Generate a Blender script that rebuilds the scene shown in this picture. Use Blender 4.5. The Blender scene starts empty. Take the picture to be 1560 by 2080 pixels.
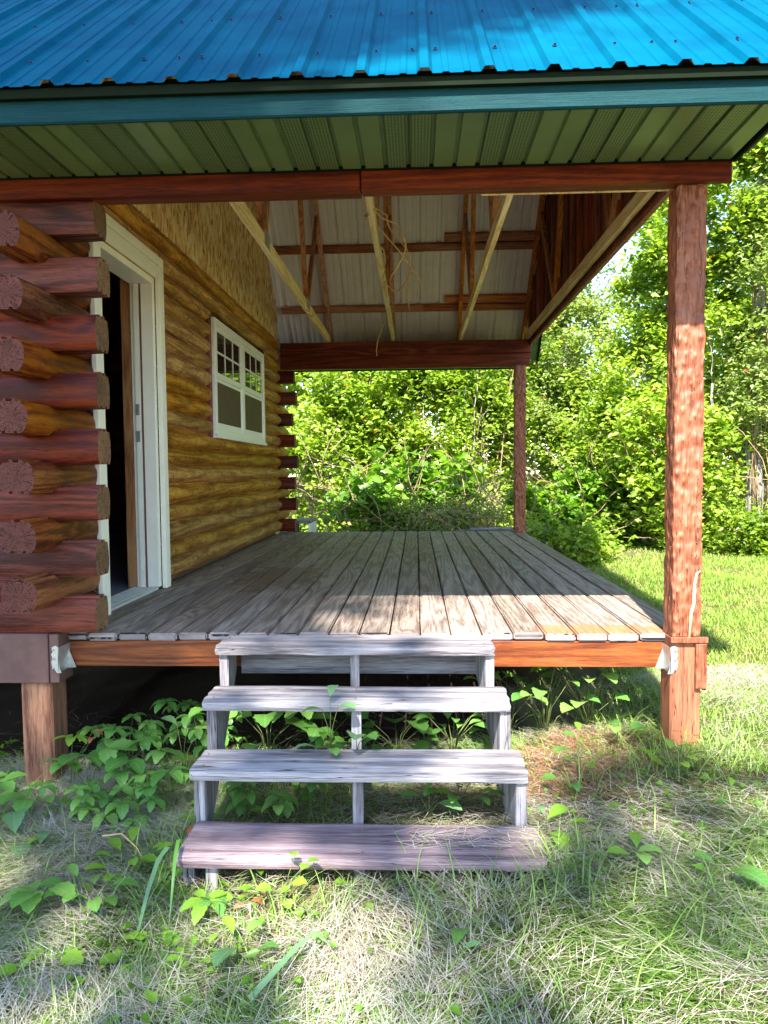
import bpy, bmesh, math, random
import numpy as np
from mathutils import Vector, Matrix, Euler
PI = math.pi
rnd = random.Random(7)
rng = np.random.default_rng(11)
sc = bpy.context.scene
C = sc.collection

# ------------------------------------------------------------------ camera
PITCH, YAW, ROLL, FPX, EYE = .0552, .0436, -.009, 1515.75, .7538
cy_, sy_, cp_, sp_ = math.cos(YAW), math.sin(YAW), math.cos(PITCH), math.sin(PITCH)
fwd = Vector((-sy_*cp_, cy_*cp_, -sp_)); right = Vector((cy_, sy_, 0)); up = right.cross(fwd)
r2 = right*math.cos(ROLL) + up*math.sin(ROLL); u2 = up*math.cos(ROLL) - right*math.sin(ROLL)
cd = bpy.data.cameras.new('camera'); cam = bpy.data.objects.new('camera', cd); C.objects.link(cam)
cd.sensor_fit = 'VERTICAL'; cd.sensor_height = 24; cd.lens = 24*FPX/2080
cd.clip_start = .05; cd.clip_end = 2000
M = Matrix((r2, u2, -fwd)).transposed().to_4x4(); M.translation = Vector((0, 0, EYE)); cam.matrix_world = M
sc.camera = cam
# ------------------------------------------------------------------ sky, sun, exposure
SUN = Vector((-.12, -1.0, 1.21)).normalized()
w = bpy.data.worlds.new('World'); sc.world = w; w.use_nodes = True
nt = w.node_tree; bg = nt.nodes['Background']
sky = nt.nodes.new('ShaderNodeTexSky'); sky.sky_type = 'NISHITA'; sky.sun_disc = False
sky.sun_elevation = math.asin(SUN.z); sky.sun_rotation = math.atan2(SUN.x, SUN.y)
sky.air_density = 1.0; sky.dust_density = .4; sky.ozone_density = 2.0
nt.links.new(sky.outputs[0], bg.inputs[0]); bg.inputs[1].default_value = .10
sl = bpy.data.lights.new('sun', 'SUN'); sl.energy = 3.4; sl.angle = math.radians(.53); sl.color = (1, .955, .87)
so = bpy.data.objects.new('sun', sl); C.objects.link(so); so.rotation_euler = SUN.to_track_quat('Z', 'Y').to_euler(); so.location = (-3, -12, 18)
sc.view_settings.view_transform = 'Standard'; sc.view_settings.look = 'None'
sc.view_settings.exposure = 2.65; sc.view_settings.gamma = 1
sc.view_settings.use_curve_mapping = False
sc.cycles.max_bounces = 8; sc.cycles.diffuse_bounces = 5; sc.cycles.transparent_max_bounces = 8

# ------------------------------------------------------------------ material kit
class NT:
    def __init__(s, name):
        s.m = bpy.data.materials.new(name); s.m.use_nodes = True; s.t = s.m.node_tree
        s.b = s.t.nodes['Principled BSDF']
    def n(s, typ, **kw):
        n = s.t.nodes.new('ShaderNode'+typ)
        for k, v in kw.items():
            setattr(n, k, v)
        return n
    def l(s, a, b): s.t.links.new(a, b)
    def val(s, sock, v):
        if hasattr(v, 'is_output') or isinstance(v, bpy.types.NodeSocket): s.l(v, sock)
        elif isinstance(v, (tuple, list)) and len(v) == 3 and len(sock.default_value) == 4: sock.default_value = (*v, 1)
        else: sock.default_value = v
    def math(s, op, a, b=0.0, c=0.0, clamp=False):
        n = s.n('Math', operation=op, use_clamp=clamp); s.val(n.inputs[0], a); s.val(n.inputs[1], b); s.val(n.inputs[2], c); return n.outputs[0]
    def vm(s, op, a, b=(0, 0, 0)):
        n = s.n('VectorMath', operation=op); s.val(n.inputs[0], a); s.val(n.inputs[1], b); return n.outputs[0]
    def pos(s, axis=None, stretch=12., rand=True, obj=False):
        if obj: p = s.n('TexCoord').outputs['Object']
        else: p = s.n('NewGeometry').outputs['Position']
        if rand:
            r = s.n('ObjectInfo').outputs['Random']
            o = s.n('CombineXYZ'); s.l(s.math('MULTIPLY', r, 37.3), o.inputs[0]); s.l(s.math('MULTIPLY', r, 51.7), o.inputs[1]); s.l(s.math('MULTIPLY', r, 23.9), o.inputs[2])
            p = s.vm('ADD', p, o.outputs[0])
        if axis is not None:
            v = [1, 1, 1]; v[axis] = 1./stretch; p = s.vm('MULTIPLY', p, tuple(v))
        return p
    def noise(s, p, scale, detail=4, rough=.55, dist=0):
        n = s.n('TexNoise'); s.l(p, n.inputs['Vector']); n.inputs['Scale'].default_value = scale
        n.inputs['Detail'].default_value = detail; n.inputs['Roughness'].default_value = rough; n.inputs['Distortion'].default_value = dist
        return n.outputs['Fac']
    def vor(s, p, scale, feature='F1', out='Distance', rand=1.):
        n = s.n('TexVoronoi', feature=feature); s.l(p, n.inputs['Vector']); n.inputs['Scale'].default_value = scale
        n.inputs['Randomness'].default_value = rand; return n.outputs[out]
    def ramp(s, f, stops, interp='LINEAR'):
        n = s.n('ValToRGB'); s.val(n.inputs[0], f); e = n.color_ramp.elements; n.color_ramp.interpolation = interp
        while len(e) < len(stops): e.new(.5)
        for k, (p, c) in enumerate(stops):
            e[k].position = p; e[k].color = (*c, 1) if isinstance(c, (tuple, list)) else (c, c, c, 1)
        return n.outputs[0]
    def mix(s, f, a, b, mode='MIX'):
        n = s.n('Mix', data_type='RGBA', blend_type=mode); s.val(n.inputs[0], f); s.val(n.inputs[6], a); s.val(n.inputs[7], b); return n.outputs[2]
    def step(s, f, lo, hi):
        n = s.n('MapRange'); s.val(n.inputs[0], f); n.inputs[1].default_value = lo; n.inputs[2].default_value = hi; return n.outputs[0]
    def bump(s, h, strength=.5, dist=.005):
        n = s.n('Bump'); s.val(n.inputs['Height'], h); n.inputs['Strength'].default_value = strength; n.inputs['Distance'].default_value = dist
        s.l(n.outputs[0], s.b.inputs['Normal'])
    def out(s, col=None, rough=.6, spec=.5, **kw):
        if col is not None: s.val(s.b.inputs['Base Color'], col)
        s.val(s.b.inputs['Roughness'], rough); s.b.inputs['Specular IOR Level'].default_value = spec
        for k, v in kw.items(): s.val(s.b.inputs[k], v)
        return s.m
def orand(s): return s.n('ObjectInfo').outputs['Random']

def wood(name, axis, dark, mid, light, rough=.55, ring=64., knots=True, crack=.0, bump=.35, hue=.18, spec=.4, scar=0., stain=None, blotch=.5, stretch=13., rc=.20):
    s = NT(name)
    p = s.pos(axis, stretch)
    n1 = s.noise(p, 5.5, 2, .45, .15)
    kd = None
    if knots:
        kp = s.pos(axis, 3.2)
        kd = s.vor(kp, 3.1)
        infl = s.math('MULTIPLY', s.step(kd, .22, .02), .16)
        n1 = s.math('ADD', n1, infl)
    rings = s.math('SINE', s.math('MULTIPLY', n1, ring))
    rings = s.math('MULTIPLY_ADD', rings, .5, .5)
    fib = s.math('ADD', s.math('MULTIPLY', s.noise(p, 260, 3, .7), .45), s.math('MULTIPLY', s.noise(p, 105, 3, .6), .55))
    fib = s.step(fib, .30, .70)
    blo = s.noise(s.pos(axis, 3.), 4.5, 4, .6)
    f = s.math('ADD', s.math('MULTIPLY', rings, rc), s.math('MULTIPLY', fib, .38))
    f = s.math('ADD', f, s.math('MULTIPLY', blo, blotch))
    f = s.math('ADD', f, .10)
    col = s.ramp(f, [(.38, dark), (.59, mid), (.86, light)])
    if knots:
        kn = s.step(kd, .075, .035)
        col = s.mix(s.math('MULTIPLY', kn, .75), col, tuple(c*.45 for c in dark))
    h = s.math('ADD', s.math('MULTIPLY', fib, .8), s.math('MULTIPLY', rings, .25))
    if crack > 0:
        cp = s.pos(axis, 26.)
        cn = s.noise(cp, 34, 3, .5, .2)
        ck = s.step(s.math('ABSOLUTE', s.math('SUBTRACT', cn, .5)), .012, .0)
        cm = s.step(s.noise(s.pos(axis, 4.), 5, 2), .46, .58)
        ck = s.math('MULTIPLY', ck, s.math('MULTIPLY', cm, crack))
        col = s.mix(ck, col, tuple(c*.16 for c in dark))
        h = s.math('SUBTRACT', h, s.math('MULTIPLY', ck, 1.6))
    if scar > 0:
        sp = s.pos(axis, .42)
        sn = s.noise(sp, 15, 5, .72, 1.3)
        sm = s.math('MULTIPLY', s.step(sn, .535, .60), s.step(s.noise(s.pos(), 5.5, 2), .42, .55))
        col = s.mix(s.math('MULTIPLY', sm, scar), col, tuple(c*.30 for c in dark))
        h = s.math('SUBTRACT', h, s.math('MULTIPLY', sm, .9))
    hv = s.n('HueSaturation'); s.l(col, hv.inputs['Color'])
    s.l(s.math('MULTIPLY_ADD', orand(s), hue*1.6, 1-hue*.8), hv.inputs['Value'])
    r2_ = s.math('FRACT', s.math('MULTIPLY', orand(s), 7.31))
    s.l(s.math('MULTIPLY_ADD', r2_, hue, 1-hue*.5), hv.inputs['Saturation'])
    col = hv.outputs[0]
    if stain: col = stain(s, col)
    s.bump(h, bump, .004)
    return s.out(col, s.math('MULTIPLY_ADD', fib, .25, rough-.1), spec)

def plain(name, c, rough=.5, var=.12, spec=.5, metal=0., nscale=9., bump=0., bscale=120.):
    s = NT(name); n = s.noise(s.pos(), nscale, 5, .6)
    col = s.mix(s.step(n, .3, .7), tuple(x*(1-var) for x in c), tuple(min(1, x*(1+var)) for x in c))
    if bump: s.bump(s.noise(s.pos(), bscale, 3), bump, .002)
    return s.out(col, rough, spec, Metallic=metal)

MAT = {}
MAT['logX'] = wood('stained_log_front', 0, (.016, .0015, .001), (.062, .006, .002), (.17, .026, .006), rough=.48, crack=.9, hue=.35, spec=.22, bump=.3, blotch=.55)
MAT['logY'] = wood('stained_log_side', 1, (.20, .060, .012), (.60, .30, .075), (.84, .58, .20), rough=.42, crack=.9, blotch=.26, rc=.13, hue=.22, scar=.9, spec=.3, bump=.5, ring=60)
MAT['logC'] = wood('stained_corner_log', 1, (.030, .005, .002), (.13, .028, .006), (.32, .105, .022), rough=.45, crack=.8, hue=.25, scar=.5, spec=.3, bump=.4, ring=60)
MAT['beamX'] = wood('beam_stain', 0, (.028, .003, .002), (.095, .012, .004), (.21, .040, .011), rough=.5, ring=55, crack=.6, hue=.2, spec=.2)
MAT['trussY'] = wood('truss_wood_long', 1, (.42, .24, .09), (.76, .57, .28), (.90, .77, .50), rough=.6, knots=True, hue=.15)
MAT['webZ'] = wood('truss_wood_web', 2, (.12, .03, .01), (.36, .13, .04), (.55, .27, .10), rough=.6, hue=.4)
MAT['purlinX'] = wood('purlin_wood', 0, (.14, .025, .01), (.36, .10, .03), (.52, .22, .08), rough=.6, hue=.4)
MAT['gable'] = wood('gable_board', 2, (.06, .01, .004), (.17, .035, .012), (.30, .08, .03), rough=.6, hue=.35)
MAT['rim'] = wood('rim_joist_wood', 0, (.06, .012, .004), (.14, .033, .009), (.26, .082, .024), rough=.5, ring=75, hue=.1)
MAT['pressure'] = wood('foundation_post_wood', 2, (.03, .008, .005), (.13, .045, .025), (.34, .17, .10), rough=.7, crack=1., ring=50, blotch=.7)
MAT['lowpost'] = wood('lower_post_wood', 2, (.13, .026, .008), (.30, .075, .022), (.46, .16, .055), rough=.6, crack=.9, ring=50)
MAT['trim'] = plain('casing_paint', (.84, .80, .68), .5, .05, bump=.15, bscale=60)
MAT['skirt'] = plain('brown_painted_board', (.13, .060, .050), .6, .25, bump=.1)
MAT['buck'] = wood('inner_jamb_wood', 2, (.14, .05, .02), (.30, .13, .05), (.42, .22, .10), rough=.6)
def steprough(name, axis, c=((.045, .036, .042), (.20, .18, .19), (.44, .41, .42))):
    return wood(name, axis, *c, rough=.8, ring=38, crack=1., bump=.8, knots=False, hue=.14, spec=.25, stretch=20.)
MAT['stepX'] = steprough('weathered_tread_wood', 0)
MAT['stepM'] = steprough('mauve_tread_wood', 0, ((.045, .027, .03), (.19, .13, .14), (.36, .27, .28)))
MAT['stepZ'] = steprough('weathered_stringer_wood', 2)
def deckstain(s, col):
    g = s.n('NewGeometry').outputs['Position']; x = s.n('SeparateXYZ'); s.l(g, x.inputs[0])
    wob = s.math('MULTIPLY_ADD', s.noise(g, 6, 3), .03, 3.60)
    a = s.step(s.math('SUBTRACT', wob, x.outputs[1]), -.004, .006)
    b = s.step(x.outputs[0], .56, .60)
    c2_ = s.step(x.outputs[0], 1.16, 1.14)
    m = s.math('MULTIPLY', s.math('MULTIPLY', a, b), s.math('MULTIPLY', c2_, s.step(s.noise(g, 9, 4), .30, .48)))
    col = s.mix(s.math('MULTIPLY', m, .8), col, s.mix(s.noise(s.pos(1, 10), 60, 3), (.20, .06, .02), (.50, .21, .08)))
    # old wet marks in front of the door
    q = s.vm('SUBTRACT', g, (-.98, 5.25, 0)); q = s.vm('MULTIPLY', q, (1.9, 1.0, 1)); d = s.n('VectorMath', operation='LENGTH'); s.l(q, d.inputs[0])
    dd = s.math('ADD', d.outputs[1], s.math('MULTIPLY', s.noise(g, 5.5, 4, .6), 1.3))
    wet = s.step(dd, 1.22, 1.16)
    col = s.mix(s.math('MULTIPLY', wet, .55), col, (.11, .06, .035))
    return col
MAT['deck'] = wood('weathered_deck_wood', 1, (.14, .10, .08), (.28, .22, .185), (.40, .335, .285), rough=.62, ring=90, crack=.7, bump=.5, hue=.26, spec=.35, stain=deckstain, stretch=16., blotch=.28, rc=.18)

def end_grain(name, c1, c2):
    s = NT(name); p = s.pos(rand=False, obj=True)
    x = s.n('SeparateXYZ'); s.l(p, x.inputs[0])
    ln = s.n('VectorMath', operation='LENGTH'); s.l(p, ln.inputs[0])
    r = s.math('ADD', ln.outputs[1], s.math('MULTIPLY', s.noise(s.pos(), 18, 2), .02))
    rings = s.math('MULTIPLY_ADD', s.math('SINE', s.math('MULTIPLY', r, 520)), .5, .5)
    a = s.math('ARCTAN2', x.outputs[2], s.math('ADD', x.outputs[0], x.outputs[1]))
    cv = s.n('CombineXYZ'); s.l(s.math('MULTIPLY', a, 2.6), cv.inputs[0]); s.l(s.math('MULTIPLY', r, 6.), cv.inputs[1]); s.l(s.math('MULTIPLY', orand(s), 90), cv.inputs[2])
    cn = s.noise(cv.outputs[0], 2.6, 2, .5)
    ck = s.step(s.math('ABSOLUTE', s.math('SUBTRACT', cn, .5)), .028, .006)
    bl = s.noise(s.pos(), 14, 4)
    col = s.mix(s.math('ADD', s.math('MULTIPLY', rings, .22), s.math('MULTIPLY', bl, .6)), c1, c2)
    col = s.mix(ck, col, tuple(c*.08 for c in c1))
    hv = s.n('HueSaturation'); s.l(col, hv.inputs['Color']); s.l(s.math('MULTIPLY_ADD', orand(s), .6, .7), hv.inputs['Value'])
    s.bump(s.math('SUBTRACT', s.math('MULTIPLY', rings, .2), ck), .5, .004)
    return s.out(hv.outputs[0], .75, .25)
MAT['endY'] = end_grain('log_end_dark', (.055, .014, .010), (.16, .052, .036))
MAT['endX'] = end_grain('log_end_brown', (.09, .040, .020), (.36, .20, .10))
MAT['endD'] = end_grain('deck_board_end', (.16, .12, .12), (.42, .36, .34))

# hewn post: scalloped surface
s = NT('hewn_post_wood'); p = s.pos(2, 1.7, rand=True); p1 = s.pos(2, 12)
ce = s.vor(p, 36, 'SMOOTH_F1', rand=.9); fib = s.step(s.noise(p1, 130, 4, .7), .25, .75); bl = s.noise(s.pos(2, 5), 9, 4)
f = s.math('ADD', s.math('MULTIPLY', fib, .5), s.math('MULTIPLY', bl, .5)); f = s.math('ADD', f, s.math('MULTIPLY', ce, .15))
col = s.ramp(f, [(.22, (.09, .018, .007)), (.45, (.22, .058, .025)), (.7, (.36, .13, .065))])
ckn = s.noise(s.pos(2, 30), 26, 3); ck = s.math('MULTIPLY', s.step(s.math('ABSOLUTE', s.math('SUBTRACT', ckn, .52)), .006, 0), .35)
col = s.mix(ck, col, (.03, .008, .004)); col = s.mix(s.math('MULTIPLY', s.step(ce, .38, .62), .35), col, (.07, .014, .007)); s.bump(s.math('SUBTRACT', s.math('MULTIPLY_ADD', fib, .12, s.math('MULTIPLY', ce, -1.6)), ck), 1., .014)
MAT['hewn'] = s.out(col, .5, .4)

# painted metal roof
s = NT('teal_roof_metal'); n = s.noise(s.pos(rand=False), 3, 4)
s.bump(s.noise(s.pos(rand=False), 7, 2), .12, .01)
MAT['roof'] = s.out(s.mix(s.step(n, .35, .65), (.0, .056, .108), (.0, .080, .138)), .45, .01)
MAT['roofunder'] = plain('white_roof_underside', (.74, .68, .64), .45, .05)
s = NT('green_fascia_paint'); n = s.noise(s.pos(0, 60), 300, 4, .8); s.bump(n, .8, .003)
MAT['fascia'] = s.out(s.mix(s.step(n, .35, .65), (.002, .026, .032), (.005, .050, .054)), .6, .12)
MAT['drip'] = plain('dark_green_flashing', (.006, .011, .005), .7, .12, spec=.05)
MAT['soffit'] = plain('green_soffit_metal', (.10, .165, .065), .34, .14, nscale=3)
s = NT('perforated_soffit_metal'); g = s.vm('SCALE', s.pos(rand=False)); 
sc_ = g.node; sc_.inputs[3].default_value = 1.0
xx = s.n('SeparateXYZ'); s.l(g, xx.inputs[0])
a = s.math('SINE', s.math('MULTIPLY', xx.outputs[0], 2*PI/.0125)); b = s.math('SINE', s.math('MULTIPLY', xx.outputs[1], 2*PI/.012))
hole = s.step(s.math('MULTIPLY', s.math('MULTIPLY_ADD', a, .5, .5), s.math('MULTIPLY_ADD', b, .5, .5)), .30, .45)
MAT['perf'] = s.out(s.mix(hole, (.10, .165, .065), (.006, .009, .005)), .42, .4)
MAT['backing'] = plain('soffit_channel_dark', (.028, .050, .020), .5)
MAT['screw'] = plain('dark_screw_head', (.010, .020, .07), .4, .1)
MAT['galv'] = plain('galvanised_steel', (.55, .57, .55), .35, .15, metal=.7, nscale=40)
MAT['alu'] = plain('threshold_metal', (.62, .62, .62), .4, .08, metal=.3)
MAT['vinyl'] = plain('white_window_vinyl', (.87, .87, .87), .35, .02)
MAT['screen'] = plain('brown_insect_screen', (.095, .062, .042), .7, .1)
s = NT('window_glass'); MAT['glass'] = s.out((.02, .022, .02), .03, 1.0)
s.b.inputs['IOR'].default_value = 1.9; s.b.inputs['Alpha'].default_value = .94
MAT['floor_in'] = plain('grey_vinyl_floor', (.20, .21, .27), .4, .1)
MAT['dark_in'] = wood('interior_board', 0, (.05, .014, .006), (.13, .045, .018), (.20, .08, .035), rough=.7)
MAT['brownpaint'] = plain('red_brown_painted_board', (.17, .028, .014), .55, .2)

# oriented strand siding
s = NT('strand_siding'); 
def strand(rot, sc1):
    m = s.n('Mapping'); s.l(s.pos(rand=True), m.inputs[0]); m.inputs['Rotation'].default_value = (rot, 0, 0); m.inputs['Scale'].default_value = (1, 2.3, 1)
    return s.vor(m.outputs[0], sc1, out='Color')
c1 = strand(.25, 13.); c2 = strand(-.6, 11.); c3 = strand(.9, 17.)
bw = lambda c: (lambda q: (s.l(c, q.inputs[0]), q.outputs[0])[1])(s.n('SeparateColor'))
f = s.math('ADD', s.math('MULTIPLY', bw(c1), .40), s.math('ADD', s.math('MULTIPLY', bw(c2), .30), s.math('MULTIPLY', bw(c3), .24)))
col = s.ramp(f, [(.10, (.26, .09, .02)), (.28, (.62, .33, .10)), (.48, (.84, .57, .24)), (.78, (.94, .80, .50))])
s.bump(f, .5, .004); MAT['osb'] = s.out(col, .6, .35)

def leafmat(name, stops, trans=.45, rough=.42, attr=True, edge=False, spec=.5):
    s = NT(name)
    if attr:
        a = s.n('Attribute', attribute_name='tint'); f = a.outputs['Fac']
    else: f = orand(s)
    col = s.ramp(f, stops)
    if not attr:
        rb = s.n('Attribute', attribute_name='rib').outputs['Fac']; vn = s.math('SINE', s.math('MULTIPLY', s.n('Attribute', attribute_name='vein').outputs['Fac'], 6.283))
        k_ = s.math('MAXIMUM', s.step(rb, .88, .98), s.math('MULTIPLY', s.step(vn, .80, .98), .6)); col = s.mix(s.math('MULTIPLY', k_, .45), col, s.mix(.5, col, (.45, .55, .25)))
        col = s.mix(s.math('MULTIPLY', s.step(s.noise(s.pos(), 60, 3), .62, .7), .5), col, (.20, .15, .05))
    s.out(col, rough, spec)
    if trans > 0:
        tr = s.n('BsdfTranslucent'); br = s.mix(1., col, (1.5, 1.5, .7), 'MULTIPLY'); s.l(br, tr.inputs[0])
        mx = s.n('MixShader'); mx.inputs[0].default_value = trans
        s.l(s.b.outputs[0], mx.inputs[1]); s.l(tr.outputs[0], mx.inputs[2]); s.l(mx.outputs[0], s.t.nodes['Material Output'].inputs[0])
    return s.m
G = lambda r, g, b: (r, g, b)
MAT['leafA'] = leafmat('hedge_leaf', [(0, G(.10, .18, .016)), (.35, G(.21, .32, .030)), (.7, G(.33, .44, .07)), (.93, G(.42, .50, .14)), (1, G(.46, .18, .03))], trans=.5)
MAT['leafB'] = leafmat('pale_leaf', [(0, G(.11, .17, .045)), (.4, G(.22, .30, .085)), (.8, G(.36, .43, .16)), (.97, G(.48, .52, .30)), (1, G(.36, .07, .03))])
MAT['leafC'] = leafmat('broad_leaf', [(0, G(.06, .15, .012)), (.5, G(.13, .27, .022)), (.9, G(.21, .36, .04)), (1, G(.36, .34, .04))], spec=.5)
MAT['leafS'] = leafmat('canopy_leaf', [(0, G(.03, .07, .012)), (1, G(.08, .14, .025))], trans=.3)
MAT['creeper'] = leafmat('creeper_leaf', [(0, G(.07, .21, .035)), (.5, G(.12, .29, .05)), (1, G(.19, .36, .07))], attr=False, trans=.3, rough=.38)
MAT['lime'] = leafmat('lime_leaf', [(0, G(.15, .33, .02)), (1, G(.22, .40, .035))], attr=False, trans=.35)
MAT['bluish'] = leafmat('grey_green_leaf', [(0, G(.10, .22, .085)), (1, G(.17, .32, .14))], attr=False, trans=.25)
MAT['redleaf'] = leafmat('red_brown_leaf', [(0, G(.28, .07, .03)), (1, G(.42, .13, .06))], attr=False, trans=.2)
MAT['grass'] = leafmat('green_grass_blade', [(0, G(.06, .13, .025)), (.4, G(.13, .235, .04)), (.8, G(.22, .33, .07)), (1, G(.34, .41, .14))], trans=.3, rough=.45)
MAT['lawn'] = leafmat('lawn_blade', [(0, G(.10, .19, .022)), (.5, G(.19, .31, .040)), (.9, G(.28, .39, .07)), (1, G(.42, .40, .15))], trans=.35, rough=.5)
MAT['straw'] = leafmat('dry_grass_blade', [(0, G(.17, .12, .085)), (.35, G(.37, .32, .25)), (.75, G(.55, .51, .43)), (1, G(.70, .68, .60))], trans=.15, rough=.6)
MAT['litter'] = leafmat('red_brown_litter', [(0, G(.14, .045, .025)), (.6, G(.32, .13, .075)), (1, G(.46, .26, .17))], trans=0., rough=.7)
MAT['stem'] = plain('plant_stem', (.10, .13, .03), .6, .3)
MAT['twig'] = plain('dry_twig', (.30, .20, .12), .8, .4)
MAT['vinedry'] = plain('dry_vine_stem', (.50, .33, .12), .7, .3)
MAT['berry'] = plain('red_berry', (.45, .03, .02), .3, .2)
s = NT('grey_bark'); n = s.noise(s.pos(2, 5), 22, 5, .7); n2 = s.vor(s.pos(2, 4), 26); s.bump(s.math('ADD', n, n2), 1., .03)
MAT['bark'] = s.out(s.ramp(n, [(.3, (.07, .055, .05)), (.5, (.26, .23, .21)), (.7, (.55, .53, .50))]), .85, .2)
s = NT('soil'); g = s.pos(rand=False); n = s.noise(g, 3, 5); n2 = s.noise(g, 60, 5, .7)
col = s.mix(s.step(n, .42, .6), (.10, .065, .035), (.12, .13, .04)); col = s.mix(s.math('MULTIPLY', n2, .6), col, (.24, .19, .12))
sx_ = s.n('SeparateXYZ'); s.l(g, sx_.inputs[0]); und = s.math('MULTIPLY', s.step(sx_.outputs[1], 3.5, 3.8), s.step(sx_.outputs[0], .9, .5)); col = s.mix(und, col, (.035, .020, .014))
s.bump(n2, .8, .02); MAT['soil'] = s.out(col, .95, .1)

# ------------------------------------------------------------------ object kit
def tag(o, label=None, cat=None, group=None, kind=None):
    if label: o['label'] = label
    if cat: o['category'] = cat
    if group: o['group'] = group
    if kind: o['kind'] = kind
    return o
def empty(name, loc, label, cat, group=None, rz=0):
    o = bpy.data.objects.new(name, None); C.objects.link(o); o.location = loc; o.rotation_euler = (0, 0, rz); o.empty_display_size = .1
    return tag(o, label, cat, group)
def setparent(o, p):
    if p is not None:
        o.parent = p
        m = Matrix.Identity(4); q = p; chain = []
        while q is not None: chain.append(q); q = q.parent
        for q in reversed(chain): m = m @ q.matrix_local_() if False else m @ Matrix.LocRotScale(q.location, q.rotation_euler, q.scale)
        inv = m.inverted() @ Matrix.LocRotScale(o.location, o.rotation_euler, o.scale)
        o.location, rq, o.scale = inv.decompose()[0], None, inv.decompose()[2]; o.rotation_euler = inv.decompose()[1].to_euler()
def mesh_obj(name, vs, fs, mats, parent=None, loc=(0, 0, 0), mi=None, smooth=False):
    me = bpy.data.meshes.new(name); me.from_pydata([tuple(v) for v in vs], [], fs); 
    if not isinstance(mats, (list, tuple)): mats = [mats]
    for m in mats: me.materials.append(m)
    if mi is not None: me.polygons.foreach_set('material_index', mi)
    if smooth: me.polygons.foreach_set('use_smooth', [True]*len(me.polygons))
    me.update()
    o = bpy.data.objects.new(name, me); C.objects.link(o); o.location = loc; setparent(o, parent); return o
def bm_obj(name, bm, mats, parent=None, loc=(0, 0, 0)):
    me = bpy.data.meshes.new(name); bm.to_mesh(me); bm.free()
    if not isinstance(mats, (list, tuple)): mats = [mats]
    for m in mats: me.materials.append(m)
    o = bpy.data.objects.new(name, me); C.objects.link(o); o.location = loc; setparent(o, parent); return o
def box(name, x0, x1, y0, y1, z0, z1, mat, parent=None, bev=.003, seg=1, endmat=None, axis=None, jit=0.):
    c = Vector(((x0+x1)/2, (y0+y1)/2, (z0+z1)/2)); bm = bmesh.new(); bmesh.ops.create_cube(bm, size=1)
    for v in bm.verts: v.co = Vector((v.co.x*(x1-x0), v.co.y*(y1-y0), v.co.z*(z1-z0)))
    if axis is not None and jit > 0:
        L = (x1-x0, y1-y0, z1-z0)[axis]; k = max(2, int(L/.22))
        es = [e for e in bm.edges if abs((e.verts[0].co-e.verts[1].co)[axis]) > L*.9]
        bmesh.ops.subdivide_edges(bm, edges=es, cuts=k)
        ph = rnd.random()*50
        for v in bm.verts:
            t = v.co[axis]; o1, o2 = [i for i in range(3) if i != axis]
            v.co[o1] += jit*math.sin(t*2.1+ph)+jit*.5*math.sin(t*5.7+ph*2); v.co[o2] += jit*math.sin(t*1.7+ph*3)+jit*.4*math.sin(t*7+ph)
    if bev > 0: bmesh.ops.bevel(bm, geom=[e for e in bm.edges if len(e.link_faces) == 2 and e.calc_face_angle() > .8], offset=bev, segments=seg, affect='EDGES', clamp_overlap=True)
    if endmat is not None:
        for f in bm.faces: 
            if abs(f.normal[axis]) > .8: f.material_index = 1
        return bm_obj(name, bm, [mat, endmat], parent, c)
    return bm_obj(name, bm, mat, parent, c)
def beam2(name, a, b, wx, wz, mat, parent=None, bev=.002, side=None):
    """bar between two points, width wx across X (or Y), thickness wz"""
    a, b = Vector(a), Vector(b); d = b-a; L = d.length; d.normalize()
    side = Vector(side).normalized() if side is not None else (Vector((1, 0, 0)) if abs(d.x) < .5 else Vector((0, 1, 0))); n = side.cross(d).normalized()
    bm = bmesh.new(); bmesh.ops.create_cube(bm, size=1); mid = (a+b)/2
    for v in bm.verts: v.co = side*v.co.x*wx + d*v.co.y*L + n*v.co.z*wz
    if bev: bmesh.ops.bevel(bm, geom=bm.edges[:], offset=bev, segments=1, affect='EDGES')
    bmesh.ops.recalc_face_normals(bm, faces=bm.faces[:])
    return bm_obj(name, bm, mat, parent, mid)
def tube_geo(pts, rads, n=6):
    vs, fs = [], []; pts = [Vector(p) for p in pts]
    for i, p in enumerate(pts):
        d = (pts[min(i+1, len(pts)-1)]-pts[max(i-1, 0)]).normalized()
        a = d.cross(Vector((.3, .5, .81))).normalized(); b = d.cross(a)
        for k in range(n):
            t = 2*PI*k/n; vs.append(p+(a*math.cos(t)+b*math.sin(t))*rads[i])
    for i in range(len(pts)-1):
        for k in range(n):
            fs.append((i*n+k, i*n+(k+1) % n, (i+1)*n+(k+1) % n, (i+1)*n+k))
    fs.append(tuple(range(n))[::-1]); fs.append(tuple(range((len(pts)-1)*n, len(pts)*n)))
    return vs, fs
def tubes(name, list_, mat, parent=None, n=6, loc=(0, 0, 0)):
    V, F = [], []
    for pts, rads in list_:
        v, f = tube_geo(pts, rads, n); k = len(V); V += v; F += [tuple(i+k for i in q) for q in f]
    return mesh_obj(name, V, F, mat, parent, loc, smooth=True)
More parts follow.
